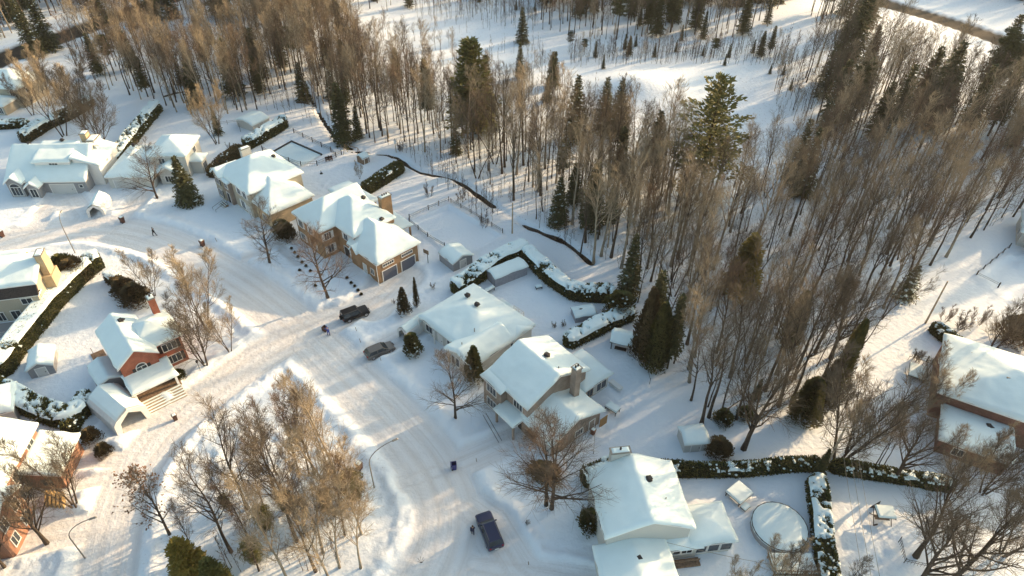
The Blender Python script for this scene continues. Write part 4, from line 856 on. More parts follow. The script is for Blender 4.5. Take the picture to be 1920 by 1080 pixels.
P1(CED[1], 1562, 735, (.62, .62, 1.5), 'tall green cedar beside the overhead wires, right one', name='cedar_tree'); P1(CED[2], 1538, 758, (.7, .7, 1.0), 'tall green cedar beside the overhead wires, left one', name='cedar_tree')
P1(CED[1], 1508, 778, (.9, .9, .85), 'shorter olive cedar left of the overhead wires', name='cedar_tree'); P1(CED[0], 1478, 640, (.7, .7, 1.1), 'dark cedar in the wood left of the overhead wires', name='cedar_tree')
P1(BUSH[1], 1360, 785, .8, 'small dark evergreen under the big spreading tree', 'bush'); P1(BUSH[1], 1400, 775, .7, 'small dark evergreen behind the big spreading tree', 'bush')
P1(GOLD, 1385, 545, .62, 'yellow green pine in the right hand wood', name='pine_tree'); P1(SPRS, 1692, 545, .9, 'snow laden spruce at the edge of the far right yard')
P1(SPR[2], 1540, 880, .45, 'little dark evergreen where the two hedges cross', 'tree'); P1(SPR[2], 1420, 740, .35, 'knee high evergreen beside the wood trunks', 'tree')
# --- landmark conifers in the woods
for pr, px, py, s_, lb in [(WPINE, 1302, 370, 1.0, 'tall broad white pine at the near edge of the clearing'), (BIGP, 880, 268, 1.0, 'massive green pine in the centre of the woods'), (SPR[1], 905, 250, 1.15, 'pointed spruce right against the massive green pine'), (HEM[0], 640, 278, .75, 'big dark spruce behind the pool fence'), (SPR[0], 968, 82, .75, 'single spruce alone in the open snow field'),
      (SPR[0], 1070, 262, 1.1, 'pointed fir top left of the sunlit mound'), (SPR[0], 1123, 245, .95, 'pointed fir in front of the sunlit mound, left of a pair'), (SPR[0], 1149, 252, .98, 'pointed fir in front of the sunlit mound, right of a pair'), (SPR[2], 1030, 165, .8, 'dark fir in the brush left of the clearing'), (SPR[2], 965, 148, .8, 'dark fir in the brush above the massive pine'),
      (HEM[1], 1215, 330, .7, 'dark spruce between the mound and the white pine'), (SPR[1], 1480, 330, .9, 'narrow dark spruce at the right side of the clearing'), (SPR[1], 1495, 355, .95, 'slim dark spruce right of the clearing, nearer one'), (HEM[0], 1545, 150, .8, 'bulky hemlock at the left of the dark grove top right'), (SPR[0], 60, 130, 1.1, 'dark spruce by the road in the top left corner'), (SPR[0], 85, 118, 1.2, 'second dark spruce by the road in the top left corner'), (SPR[2], 755, 20, .9, 'little dark fir in the snow at the top')]:
    P1(pr, px, py, s_, lb)
# --- forests
def inpoly(x, y, pl):
    c = False; j = len(pl)-1
    for i in range(len(pl)):
        if (pl[i][1] > y) != (pl[j][1] > y) and x < (pl[j][0]-pl[i][0])*(y-pl[i][1])/(pl[j][1]-pl[i][1])+pl[i][0]: c = not c
        j = i
    return c
ZONES = [  # polygon of base pixels, spacing, list of (weight, protoset), zone label
    ([(180, 190), (330, 162), (450, 128), (560, 85), (640, 60), (700, 285), (590, 232), (555, 205), (520, 180), (480, 225), (330, 235), (200, 185)], 2.9, .08, 'in the wood behind the upper left gardens'),
    ([(640, 120), (760, 190), (860, 230), (960, 270), (1060, 285), (1170, 300), (1280, 330), (1290, 560), (1180, 535), (1060, 450), (960, 385), (850, 315), (740, 280), (690, 270), (640, 235)], 3.1, .06, 'in the wood between the gardens and the clearing'),
    ([(1060, 470), (1150, 480), (1290, 500), (1330, 640), (1270, 690), (1200, 600), (1150, 530)], 4.6, .03, 'in the wood behind the bungalow yard hedge'),
    ([(1280, 340), (1440, 330), (1520, 290), (1700, 260), (1960, 230), (1960, 385), (1850, 405), (1765, 470), (1700, 540), (1640, 600), (1580, 650), (1530, 700), (1480, 770), (1340, 790), (1290, 700)], 3.9, .03, 'in the right hand wood'),
    ([(1480, 120), (1600, 135), (1800, 165), (1960, 180), (1960, 260), (1700, 270), (1540, 290)], 3.6, .14, 'in the dark grove at the upper right'),
    ([(1000, 62), (1150, 75), (1250, 62), (1330, 75), (1420, 60), (1460, 0), (1480, -60), (1150, -90), (960, -60), (1000, 0)], 3.6, .22, 'in the evergreen grove at the top', .85),
    ([(-40, 125), (-60, 20), (100, -20), (300, -80), (640, -80), (640, 50), (420, 52), (340, 40), (200, 100), (130, 120), (60, 110), (200, 30), (60, 60)], 3.6, .16, 'in the wood beside the far road, top left'),
    ([(1490, 20), (1590, 35), (1640, 130), (1600, 150), (1530, 95)], 4.0, .15, 'below the far road, top right'),
    ([(1500, -90), (1700, -60), (1960, 0), (2200, 60), (2200, -60), (1600, -140)], 4.4, .12, 'beyond the far road, top right'),
    ([(1960, 150), (2500, 120), (2700, 420), (2300, 420), (2100, 380), (1960, 380)], 4.2, .2, 'in the right hand wood'),
    ([(640, -80), (640, 40), (720, 30), (750, -90)], 5, .1, 'at the top edge of the snow field', .8),
    ([(120, 118), (260, 82), (330, 160), (210, 195), (150, 178)], 4.6, .06, 'in the wood behind the upper left gardens', .85),
    ([(730, -10), (800, 45), (1000, 58), (1000, -60), (760, -60)], 3.6, .06, 'in the thicket at the top of the snow field', .4),
    ([(700, 60), (840, 90), (860, 190), (760, 180), (660, 110)], 4.2, .05, 'in the low scrub above the massive green pine', .4),
    ([(900, 150), (1060, 160), (1060, 280), (900, 230)], 4.0, .15, 'in the young wood left of the clearing', .5),
    ([(1040, 85), (1440, 80), (1480, 125), (1380, 118), (1060, 128)], 4.2, .12, 'in the scrub above the clearing', .35),
    ([(1440, 110), (1520, 110), (1560, 200), (1540, 290), (1500, 250), (1440, 180)], 4.0, .06, 'in the scrub right of the clearing', .5),
    ([(150, 170), (300, 90), (440, 50), (640, 50), (560, 85), (330, 162), (180, 190)], 3.8, .06, 'in the wood behind the upper left gardens', .75),
    ([(-500, 150), (-40, 125), (-60, 20), (-400, 10)], 8, .3, 'in the wood beside the far road, top left'),
    ([(-300, -90), (2300, -90), (2900, -180), (-900, -180)], 9, .3, 'far beyond the roads'),
]
cand = []; con = []
grid = {}
rnd = random.Random(77)
def okpt(x, y, d):
    k = (int(x//6), int(y//6))
    for i in (-2, -1, 0, 1, 2):
        for j in (-2, -1, 0, 1, 2):
            for (a, b) in grid.get((k[0]+i, k[1]+j), ()):
                if (a-x)**2+(b-y)**2 < d*d: return False
    grid.setdefault(k, []).append((x, y)); return True
for poly_, sp, cf, zl, *zs in ZONES:
    zs = zs[0] if zs else 1.0
    wp = [G(*p) for p in poly_]; x0, x1 = min(p[0] for p in wp), max(p[0] for p in wp); y0, y1 = min(p[1] for p in wp), max(p[1] for p in wp)
    n = int((x1-x0)*(y1-y0)/(sp*sp)*1.9)
    X = [(rnd.uniform(x0, x1), rnd.uniform(y0, y1)) for _ in range(n)]
    X = [p for p in X if inpoly(p[0], p[1], wp)]
    if not X: continue
    t_ = terrain(np.array([p[0] for p in X]), np.array([p[1] for p in X])); fr_ = t_[5]; zz_ = t_[0]
    for (x, y), fz, z_ in zip(X, fr_, zz_):
        if fz < 2.0 or not okpt(x, y, sp*rnd.uniform(.45, .85)): continue
        px, py = Pj(x, y, 0); px2, py2 = Pj(x, y, 16)
        vis = -30 < px < 1950 and py > 15 and py2 < 1080
        (con if rnd.random() < cf and not (1180 < px < 1700 and py > 470) else cand).append((math.hypot(x, y), x, y, float(z_), vis, zl, zs))
cand.sort(); con.sort(); ind = [c for c in cand if c[4]][:228]; ids = set(id(c) for c in ind); rest = [c for c in cand if id(c) not in ids]
KN = ['grey brown bare tree', 'pale barked bare tree', 'reddish twigged bare tree', 'tall grey brown bare tree', 'slender tan bare tree', 'twin stemmed bare tree']
for d, x, y, z_, vis, zl, zs in ind:
    k = rnd.choice([0, 1, 1, 2, 3, 4, 4, 4, 5]); s_ = rnd.uniform(.62, 1.0)*zs
    plant(FT[k], x, y, rnd.uniform(0, 6.28), (s_, s_, s_*rnd.uniform(.9, 1.08)), KN[k]+' standing '+zl, 'tree', 'bare trees '+zl, tilt=(rnd.gauss(0, .04), rnd.gauss(0, .04)), z=z_-.05)
cv = [c for c in con if c[4]][:190]; cids = set(id(c) for c in cv); crest = [c for c in con if id(c) not in cids]
for d, x, y, z_, vis, zl, zs in cv:
    k = rnd.choice([0, 1, 2, 3, 3, 4, 5]); pr = (SPR+HEM+[PIN[2]])[k]; s_ = rnd.uniform(.65, 1.1) if 'right hand' not in zl and 'gardens' not in zl else rnd.uniform(.4, .75)
    s_ *= zs
    plant(pr, x, y, rnd.uniform(0, 6.28), s_, ['dark green spruce', 'tall narrow spruce', 'pointed fir', 'bulky dark hemlock', 'tall hemlock', 'thin crowned pine'][k]+' standing '+zl, 'tree', 'evergreens '+zl, z=z_-.05)
def stuff(name, pts, meshes, label, cat, mats_conifer=0):
    """one object scattering low detail plants through geometry nodes"""
    pc = bpy.data.collections.new(name+'_kinds')
    for i, parts in enumerate(meshes):
        ob = bpy.data.meshes.new('kind'); vs = []; fs = []; ms = []; mats_ = []
        for me in parts:
            if not me: continue
            n0 = len(vs); vs += [tuple(v.co) for v in me.vertices]; fs += [tuple(n0+q for q in p.vertices) for p in me.polygons]; ms += [len(mats_)+p.material_index for p in me.polygons]; mats_ += list(me.materials)
        ob.from_pydata(vs, [], fs); [ob.materials.append(q) for q in mats_]; ob.polygons.foreach_set('material_index', ms); pc.objects.link(bpy.data.objects.new('k%02d' % i, ob))
    me = bpy.data.meshes.new(name); me.from_pydata([(p[0], p[1], p[2]) for p in pts], [], [])
    for an, ty, vals in (('rot', 'FLOAT', [rnd.uniform(0, 6.28) for _ in pts]), ('sz', 'FLOAT', [p[3] for p in pts])): a = me.attributes.new(an, ty, 'POINT'); a.data.foreach_set('value', vals)
    a = me.attributes.new('idx', 'INT', 'POINT'); a.data.foreach_set('value', [p[4] for p in pts])
    o = bpy.data.objects.new(name, me); COL.objects.link(o); tag(o, label, cat, None, 'stuff')
    ng = bpy.data.node_groups.new(name, 'GeometryNodeTree'); ng.interface.new_socket('Geometry', in_out='INPUT', socket_type='NodeSocketGeometry'); ng.interface.new_socket('Geometry', in_out='OUTPUT', socket_type='NodeSocketGeometry')
    N = ng.nodes.new; L = ng.links.new; gi = N('NodeGroupInput'); go = N('NodeGroupOutput'); ip = N('GeometryNodeInstanceOnPoints'); ci = N('GeometryNodeCollectionInfo'); ci.inputs[0].default_value = pc; ci.inputs[1].default_value = True
    ip.inputs['Pick Instance'].default_value = True
    def na(n, t): q = N('GeometryNodeInputNamedAttribute'); q.data_type = t; q.inputs[0].default_value = n; return q.outputs[0]
    cx = N('ShaderNodeCombineXYZ'); L(na('rot', 'FLOAT'), cx.inputs[2]); L(gi.outputs[0], ip.inputs['Points']); L(ci.outputs[0], ip.inputs['Instance']); L(na('idx', 'INT'), ip.inputs['Instance Index']); L(cx.outputs[0], ip.inputs['Rotation']); L(na('sz', 'FLOAT'), ip.inputs['Scale']); L(ip.outputs[0], go.inputs[0])
    md = o.modifiers.new('scatter', 'NODES'); md.node_group = ng; return o
stuff('distant_woods', [(c[1], c[2], c[3]-.05, rnd.uniform(.65, 1.0)*c[6], rnd.randrange(3)) for c in rest]+[(c[1], c[2], c[3]-.05, rnd.uniform(.6, 1.0)*c[6], 3+rnd.randrange(2)) for c in crest],
      LOW+[[o.data for o in SPR[1].children], [o.data for o in HEM[0].children]], 'mass of bare grey brown trees filling the farther woods', 'woods')
# underbrush and saplings
brush = []
for poly_, n in (([(700, 120), (1000, 90), (1080, 190), (1230, 200), (1060, 290), (900, 260), (760, 220)], 230), ([(740, 0), (1000, 5), (1000, 50), (860, 70), (760, 40)], 170), ([(1050, 95), (1460, 90), (1500, 140), (1380, 125), (1060, 130)], 420), ([(1440, 100), (1540, 170), (1600, 200), (1540, 260), (1440, 190)], 150),
                 ([(690, 270), (1290, 300), (1300, 560), (1050, 455), (850, 330)], 420), ([(1290, 330), (1900, 260), (1900, 400), (1640, 470), (1500, 760), (1330, 770)], 700), ([(180, 190), (600, 80), (690, 270), (480, 230)], 260), ([(430, 960), (600, 880), (700, 950), (700, 1090), (420, 1090)], 60), ([(760, 300), (860, 340), (950, 420), (900, 420), (800, 350)], 60)):
    wp = [G(*p) for p in poly_]; x0, x1 = min(p[0] for p in wp), max(p[0] for p in wp); y0, y1 = min(p[1] for p in wp), max(p[1] for p in wp); c = 0; t = 0
    while c < n and t < n*30:
        t += 1; x, y = rnd.uniform(x0, x1), rnd.uniform(y0, y1)
        if inpoly(x, y, wp): brush.append((x, y)); c += 1
bz = terrain(np.array([p[0] for p in brush]), np.array([p[1] for p in brush]))[0]
stuff('underbrush', [(x, y, float(z)-.05, rnd.uniform(.4, 1.15), rnd.randrange(2)) for (x, y), z in zip(brush, bz)], SAP, 'thin bare saplings and brush poking through the snow', 'brush')
# evergreen saplings dotted over the clearing
for i, (px, py) in enumerate([(1305, 105), (1430, 140), (1398, 100), (1345, 128), (1215, 108), (1105, 108), (1160, 90), (1255, 95), (990, 22), (955, 20), (1180, 85), (1470, 165), (1455, 140), (1265, 72), (1120, 132)]):
    P1(SPR[2], px, py, rnd.uniform(.25, .4), 'small evergreen sapling poking through the snow of the clearing', group='evergreen saplings in the clearing')
# --- hedges
def hedge(pts, w_, hgt, label, cover=.5, mt=None, thick=.25, dens=46, seed=1, name='hedge', taper=.85, flat=False, topn=.3):
    rn = random.Random(seed); P = smooth_pl([G(*p) for p in pts], 5); S = [0]
    for a, b in zip(P[:-1], P[1:]): S.append(S[-1]+math.hypot(b[0]-a[0], b[1]-a[1]))
    Lt = S[-1]; base = P[len(P)//2]; e = empty(name, (base[0], base[1], 0), 0, label, 'hedge')
    def at(s):
        s = min(max(s, 0), Lt-1e-4); i = max(k for k in range(len(S)-1) if S[k] <= s); t = (s-S[i])/(S[i+1]-S[i]); dx, dy = P[i+1][0]-P[i][0], P[i+1][1]-P[i][1]; l = math.hypot(dx, dy)
        return P[i][0]+dx*t-base[0], P[i][1]+dy*t-base[1], dx/l, dy/l
    def prof(s, q):  # q 0..1 around the section: side, top, side -> lateral, height
        wb = w_*(1+.22*(float(vnoise(s, seed, .5))-.5)); hh = hgt*(1+.16*(float(vnoise(s, seed+9, .35))-.5)); en = min(1, min(s, Lt-s)/.7+.25)**.5; wb *= en; hh *= .85+.15*en
        pts_ = [(-wb/2, .0), (-wb/2*1.02, hh*.5), (-wb/2*taper, hh*.93), (-wb*.25, hh), (wb*.25, hh), (wb/2*taper, hh*.93), (wb/2*1.02, hh*.5), (wb/2, 0)]
        f = q*7; i = min(int(f), 6); t = f-i; return pts_[i][0]*(1-t)+pts_[i+1][0]*t, pts_[i][1]*(1-t)+pts_[i+1][1]*t
    n = max(6, int(Lt/.6)); m = MB(); nq = 15
    for i in range(n+1):
        s = Lt*i/n; x, y, dx, dy = at(s)
        for j in range(nq): l, z = prof(s, j/(nq-1)); l *= .93; z *= .96; jj = rn.uniform(-.07, .07); m.v.append((x-dy*(l+jj), y+dx*(l+jj), z-.15 if j in (0, nq-1) else z+jj))
    for i in range(n):
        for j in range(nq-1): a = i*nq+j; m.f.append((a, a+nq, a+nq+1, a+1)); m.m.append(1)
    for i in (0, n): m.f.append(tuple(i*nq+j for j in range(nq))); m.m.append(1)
    per = w_+2*hgt; nn = int(Lt*per*dens)
    for _ in range(nn):
        s = rn.uniform(0, Lt) if rn.random() > .1 else (rn.choice((0, Lt))); q = rn.random(); x, y, dx, dy = at(s); l, z = prof(s, q)
        if s in (0, Lt): l *= rn.uniform(0, 1); z *= rn.uniform(.1, 1)
        k = rn.uniform(.93, 1.07); l *= k; z *= k if z > hgt*.5 else 1; c = Vector((x-dy*l, y+dx*l, max(z, .05)))
        o = Vector((-dy*l/w_*2, dx*l/w_*2, .5+.8*(z > hgt*.85)))+rv(rn, .6); o.normalize(); u = o*rn.uniform(.1, .24); v = o.orthogonal().normalized(); v.rotate(Matrix.Rotation(rn.uniform(0, 6.28), 3, o)); v *= .075
        m.quad(c-v-u*.2, c+v-u*.2, c+v*.7+u, c-v*.7+u, 0)
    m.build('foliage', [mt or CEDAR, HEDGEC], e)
    st = .17; ns = max(4, int(Lt/st)); nl = max(5, int(w_*1.06/st)); s_ = np.linspace(.05, Lt-.05, ns); l_ = np.linspace(-.53, .53, nl)
    SS, LL = np.meshgrid(s_, l_, indexing='ij'); A = np.array([at(s) for s in s_]); WB = np.array([max(abs(prof(s, .43)[0]), .1)*0+prof(s, 6/7)[0]/1.02*1.02 for s in s_]); HB = np.array([prof(s, .5)[1] for s in s_])
    lat = LL*2*WB[:, None]; X = A[:, 0][:, None]-A[:, 3][:, None]*lat; Y = A[:, 1][:, None]+A[:, 2][:, None]*lat
    nz = .65*fbm(X+base[0], Y+base[1], 1.7 if not flat else .25, 3, seed)*1.15+.35*vnoise(X+base[0], Y+base[1], topn, seed); nz = (nz-nz.min())/(nz.max()-nz.min()+1e-6)
    thr = 1-cover; ed = np.clip((.53-np.abs(LL))/.14, 0, 1)**.5; T = np.clip((nz-thr)*(5 if not flat else 9), -1, 1); T = np.where(T > 0, np.sqrt(np.clip(T, 0, 1)), T)*thick+.07*(fbm(X+base[0], Y+base[1], 2.2, 2, 4)-.4)
    Z = HB[:, None]-.10*(1-ed)*2.4+np.where(T > 0, T*(.35+.65*ed), -.12); m = MB(); m.v = [(float(a), float(b), float(c)) for a, b, c in zip(X.ravel(), Y.ravel(), Z.ravel())]
    on = T > -.0
    for i in range(ns-1):
        for j in range(nl-1):
            if on[i, j] or on[i+1, j] or on[i, j+1] or on[i+1, j+1]: a = i*nl+j; m.f.append((a, a+nl, a+nl+1, a+1)); m.m.append(0)
    for _ in range(int(Lt*(2.2 if not flat else .8)*cover*3)):
        s = rn.uniform(.2, Lt-.2); x, y, dx, dy = at(s); q = rn.choice((rn.uniform(.12, .36), rn.uniform(.64, .88))) if rn.random() < .6 else rn.uniform(.36, .64); l, z = prof(s, q); r = rn.uniform(.1, .22); m.blob((x-dy*l, y+dx*l, z+.02), (r, r, r*.6), 0, 7, 4, .3, rn)
    tag(m.build('snow_cover', SNOWR, e, smooth=True), kind='stuff')
    return e
hedge([(8, 735), (60, 660), (120, 585), (175, 530), (196, 520)], 2.6, 3.2, 'long thick hedge capped with a smooth snow band behind the porch house', .93, CEDAR, .3, seed=1, flat=True)
hedge([(-10, 752), (40, 775), (90, 800), (140, 812), (170, 790)], 2.6, 2.4, 'snow clumped hedge between the grey shed and the orange brick house', .55, CEDAR, .35, seed=2)
hedge([(140, 842), (158, 800), (178, 768)], 2.0, 2.2, 'short dark snowy hedge beside the white carport', .4, CEDAR, .25, seed=3)
hedge([(205, 545), (230, 560), (262, 585)], 1.6, 2.2, 'curved clipped hedge top above the porch house with snow shelf', .6, CEDARB, .25, seed=14, flat=True)
hedge([(852, 556), (890, 530), (930, 500), (985, 474)], 2.6, 2.6, 'snow clumped hedge along the left side of the bungalow yard', .62, CEDAR, .4, seed=4)
hedge([(985, 482), (1020, 518), (1060, 548), (1090, 558), (1150, 558)], 2.3, 2.7, 'snow topped hedge bordering the wood side of the bungalow yard', .68, CEDAR, .38, seed=5)
hedge([(1062, 650), (1110, 625), (1150, 605), (1185, 590)], 2.4, 2.3, 'snowy hedge between the bungalow yard and the gazebo', .66, CEDAR, .4, seed=6)
hedge([(680, 372), (720, 345), (748, 325)], 2.6, 2.4, 'dark green hedge with little snow behind the brown brick house', .18, CEDAR, .2, seed=7)
hedge([(455, 295), (490, 275), (530, 248)], 2.4, 2.8, 'hedge with thick snow lumps left of the rectangular pool', .66, CEDAR, .45, seed=8)
hedge([(395, 350), (420, 325), (450, 300)], 3.2, 2.4, 'brown hedge between the turret house and the beige house', .2, CEDARB, .25, seed=9)
hedge([(212, 335), (240, 290), (270, 250), (290, 225)], 2.5, 2.8, 'diagonal snow clumped hedge between the dormer and turret houses', .6, CEDAR, .45, seed=10)
hedge([(40, 292), (80, 265), (130, 240), (165, 215)], 2.8, 2.4, 'snowy brown hedge behind the dormer house', .55, CEDARB, .4, seed=11)
hedge([(-20, 268), (30, 262), (50, 262)], 2.4, 1.8, 'low dark hedge with snow lumps below the corner house', .5, CEDAR, .35, seed=12)
hedge([(1100, 905), (1140, 890), (1175, 880)], 2.6, 2.2, 'snow lumped hedge at the rear corner of the white house', .6, CEDAR, .45, seed=13)
hedge([(1225, 880), (1300, 882), (1400, 878), (1480, 868), (1540, 865)], 1.5, 2.0, 'long straight dark hedge behind the white house yard', .32, CEDAR, .2, seed=15)
hedge([(1560, 868), (1650, 880), (1740, 892), (1790, 900)], 1.5, 2.0, 'straight dark hedge right of the utility pole', .35, CEDAR, .22, seed=16)
hedge([(1535, 890), (1542, 940), (1550, 1000), (1560, 1060), (1570, 1120)], 2.2, 2.0, 'narrow snow speckled hedge running down between two yards at the bottom right', .5, CEDAR, .35, seed=17, taper=.8)
hedge([(1745, 600), (1775, 622), (1800, 640)], 2.0, 1.9, 'short curved hedge behind the dark red brick house', .4, CEDAR, .25, seed=18)
# leafless hedge-like shrubs
for i, (px, py, k, s_, lb) in enumerate([(740, 575, 1, .35, 'small reddish shrub below the driveway'), (812, 548, 1, .5, 'reddish bare shrub at the left end of the bungalow hedge'), (1800, 600, 0, 1.3, 'bare brushy shrub behind the dark red brick house, left'), (1830, 590, 1, 1.3, 'bare brushy shrub behind the dark red brick house, middle'), (1770, 585, 1, 1.1, 'bare brushy shrub beside the short curved hedge'), (1040, 615, 0, .45, 'small bare shrub in the bungalow yard bed, left'), (1058, 612, 0, .45, 'small bare shrub in the bungalow yard bed, right'), (1110, 960, 0, .6, 'bare twiggy shrub at the front of the white house'), (250, 375, 0, .3, 'tiny shrub by the turret house driveway'),
    (1000, 985, 0, .3, 'low twiggy shrub in the snow near the parked SUV'), (800, 375, 1, 1.0, 'bare shrub on the garden fence line, left'), (860, 385, 1, 1.1, 'bare shrub on the garden fence line, middle'), (905, 430, 1, 1.0, 'bare shrub on the garden fence line, right'), (1720, 660, 0, .9, 'bare shrub at the side yard of the dark red brick house'), (430, 300, 1, .8, 'small bare shrub beside the lumpy hedge'), (745, 290, 0, .9, 'bare shrub by the dark hedge at the stream'), (1230, 585, 1, .8, 'bare shrub by the tall cedars')]):
    P1(SHRUB[k], px, py, s_, lb, 'shrub')
for i, (px, py) in enumerate([(546, 480), (552, 487), (558, 494), (566, 503), (574, 512), (582, 520), (562, 520), (592, 548), (651, 532), (659, 541), (666, 548), (672, 554), (678, 560)]):
    P1(BUSH[0], px, py, .16, 'small round brown shrub in the row edging the brown brick house walk', 'shrub', 'edging_shrub', group='small shrubs edging the front walk')
#@@OBJECTS
# ------------------------------------------------------------------ vehicles
def wheel(e, x, y, r=.34, wd=.24):
    s = 1 if y > 0 else -1; m = MB(); m.tube([(x, y-wd/2, r), (x, y+wd/2, r)], r, 18); t = m.build('wheel', TYRE, e)
    m = MB(); m.tube([(x, y+s*(wd/2-.02), r), (x, y+s*(wd/2+.015), r)], r*.66, 12)
    for k in range(5): a = k*1.257; m.box((x+math.cos(a)*r*.33, y+s*(wd/2+.02), r+math.sin(a)*r*.33), (.07, .02, .07))
    m.build('rim', RIM, t)
def car(loc, rz, label, body, L=4.6, W=1.84, prof=None, green=None, roofz=1.45, r=.34, spare=False, roofm=None, snow=False):
    """prof: side outline of lower body (x,z); green: (x_back_bottom, x_back_top, x_front_top, x_front_bottom, z_bottom, z_top)"""
    e = empty('parked_car', loc, rz, label, 'car', 'parked cars'); m = MB()
    n = 7; ws = [.86, .97, 1, 1, 1, .97, .86]
    Y = [-.5, -.42, -.2, 0, .2, .42, .5]; K = len(prof); V = []
    for yi, y in enumerate(Y):
        pin = .0 if 0 < yi < 6 else .09
        for (x, z) in prof:
            cx = x*(1-pin*.5); m.v.append((cx, y*W, z-(.05 if yi in (0, 6) and z > .7 else 0)+(.03 if yi in (2, 3, 4) and z > .75 else 0)))
    for i in range(6):
        for j in range(K): a = i*K+j; b = i*K+(j+1) % K; m.f.append((a, b, b+K, a+K)); m.m.append(0)
    m.f.append(tuple(range(K-1, -1, -1))); m.f.append(tuple(6*K+j for j in range(K))); m.m += [0, 0]
    m.build('body', body, e, smooth=False, bevel=.03)
    xb, xbt, xft, xf, z0, z1 = green; wb, wt = W*.94, W*.78; m = MB(); c = [(xb, -wb/2, z0), (xf, -wb/2, z0), (xf, wb/2, z0), (xb, wb/2, z0), (xbt, -wt/2, z1), (xft, -wt/2, z1), (xft, wt/2, z1), (xbt, wt/2, z1)]
    m.v = c; m.f = [(4, 5, 6, 7), (0, 1, 5, 4), (1, 2, 6, 5), (2, 3, 7, 6), (3, 0, 4, 7)]; m.m = [0]*5; m.build('windows', GLASS, e)
    m = MB(); m.box(((xbt+xft)/2, 0, z1+.03), (xft-xbt+.1, wt+.04, .07), taper=.93); rf = m.build('car_roof', roofm or body, e, bevel=.02)
    m = MB()
    for y in (-1, 1):
        for (xa, xc) in ((xb, xbt), (xf, xft), ((xb+xf)/2-.1, (xb+xf)/2-.1)): m.tube([(xa, y*wb/2*1.0, z0), (xc, y*wt/2*1.0, z1)], .045, 4)
    m.build('pillar', body, e)
    m = MB(); 
    for y in (-1, 1): m.tube([(xbt+.15, y*wt*.45, z1+.1), (xft-.15, y*wt*.45, z1+.1)], .025, 4)
    m.build('roof_rail', GALV, rf)
    for x in (-L*.30, L*.31):
        for y in (-1, 1): wheel(e, x, y*(W/2-.12), r)
    for y in (-1, 1):
        m = MB(); m.box((L/2-.12, y*W*.34, .72), (.16, .36, .16), y*-.25); m.build('headlight', LENSW, e)
        m = MB(); m.box((-L/2+.07, y*W*.38, .9), (.12, .24, .22)); m.build('taillight', LENSR, e)
        m = MB(); m.box((xf-.45, y*(W/2+.08), z0+.08), (.14, .22, .15)); m.build('wing_mirror', body, e, bevel=.02)
    m = MB(); m.box((L/2-.02, 0, .52), (.06, W*.5, .18)); m.build('grille', METAL, e)
    m = MB(); m.box((-L/2-.01, 0, .62), (.03, .5, .13)); m.build('number_plate', WHITE, e)
    if spare: m = MB(); m.tube([(-L/2-.02, 0, .95), (-L/2-.24, 0, .95)], .38, 16); m.build('spare_wheel', TYRE, e)
    return e
x, y = G(669, 601); car((x, y, .02), R(33), 'black boxy off road car with spare wheel parked below the brown brick house', CARBLK, 4.7, 1.88,
    [(-2.3, .45), (-2.3, 1.08), (-.2, 1.12), (.65, 1.12), (.75, 1.1), (2.05, 1.05), (2.15, .7), (2.2, .45), (1.9, .4), (-1.9, .4)], (-2.25, -2.15, .35, .75, 1.1, 1.78), r=.40, spare=True)
x, y = G(716, 668); car((x, y, .02), R(34), 'grey brown estate car parked left of the white arched tunnel', CARGRY, 4.7, 1.82,
    [(-2.3, .35), (-2.34, .85), (-2.1, .98), (.9, .95), (1.9, .82), (2.25, .7), (2.3, .35), (1.8, .25), (-1.8, .25)], (-2.2, -1.75, .35, 1.15, .95, 1.45))
x, y = G(929, 1001); car((x, y, .02), R(112), 'large dark SUV with blue black roof parked on the cleared patch at the bottom', CARDRK, 5.0, 1.98,
    [(-2.45, .4), (-2.47, 1.0), (-2.2, 1.1), (.9, 1.08), (2.1, .98), (2.42, .8), (2.45, .4), (1.9, .3), (-1.9, .3)], (-2.35, -2.05, .35, 1.15, 1.08, 1.72), r=.38)
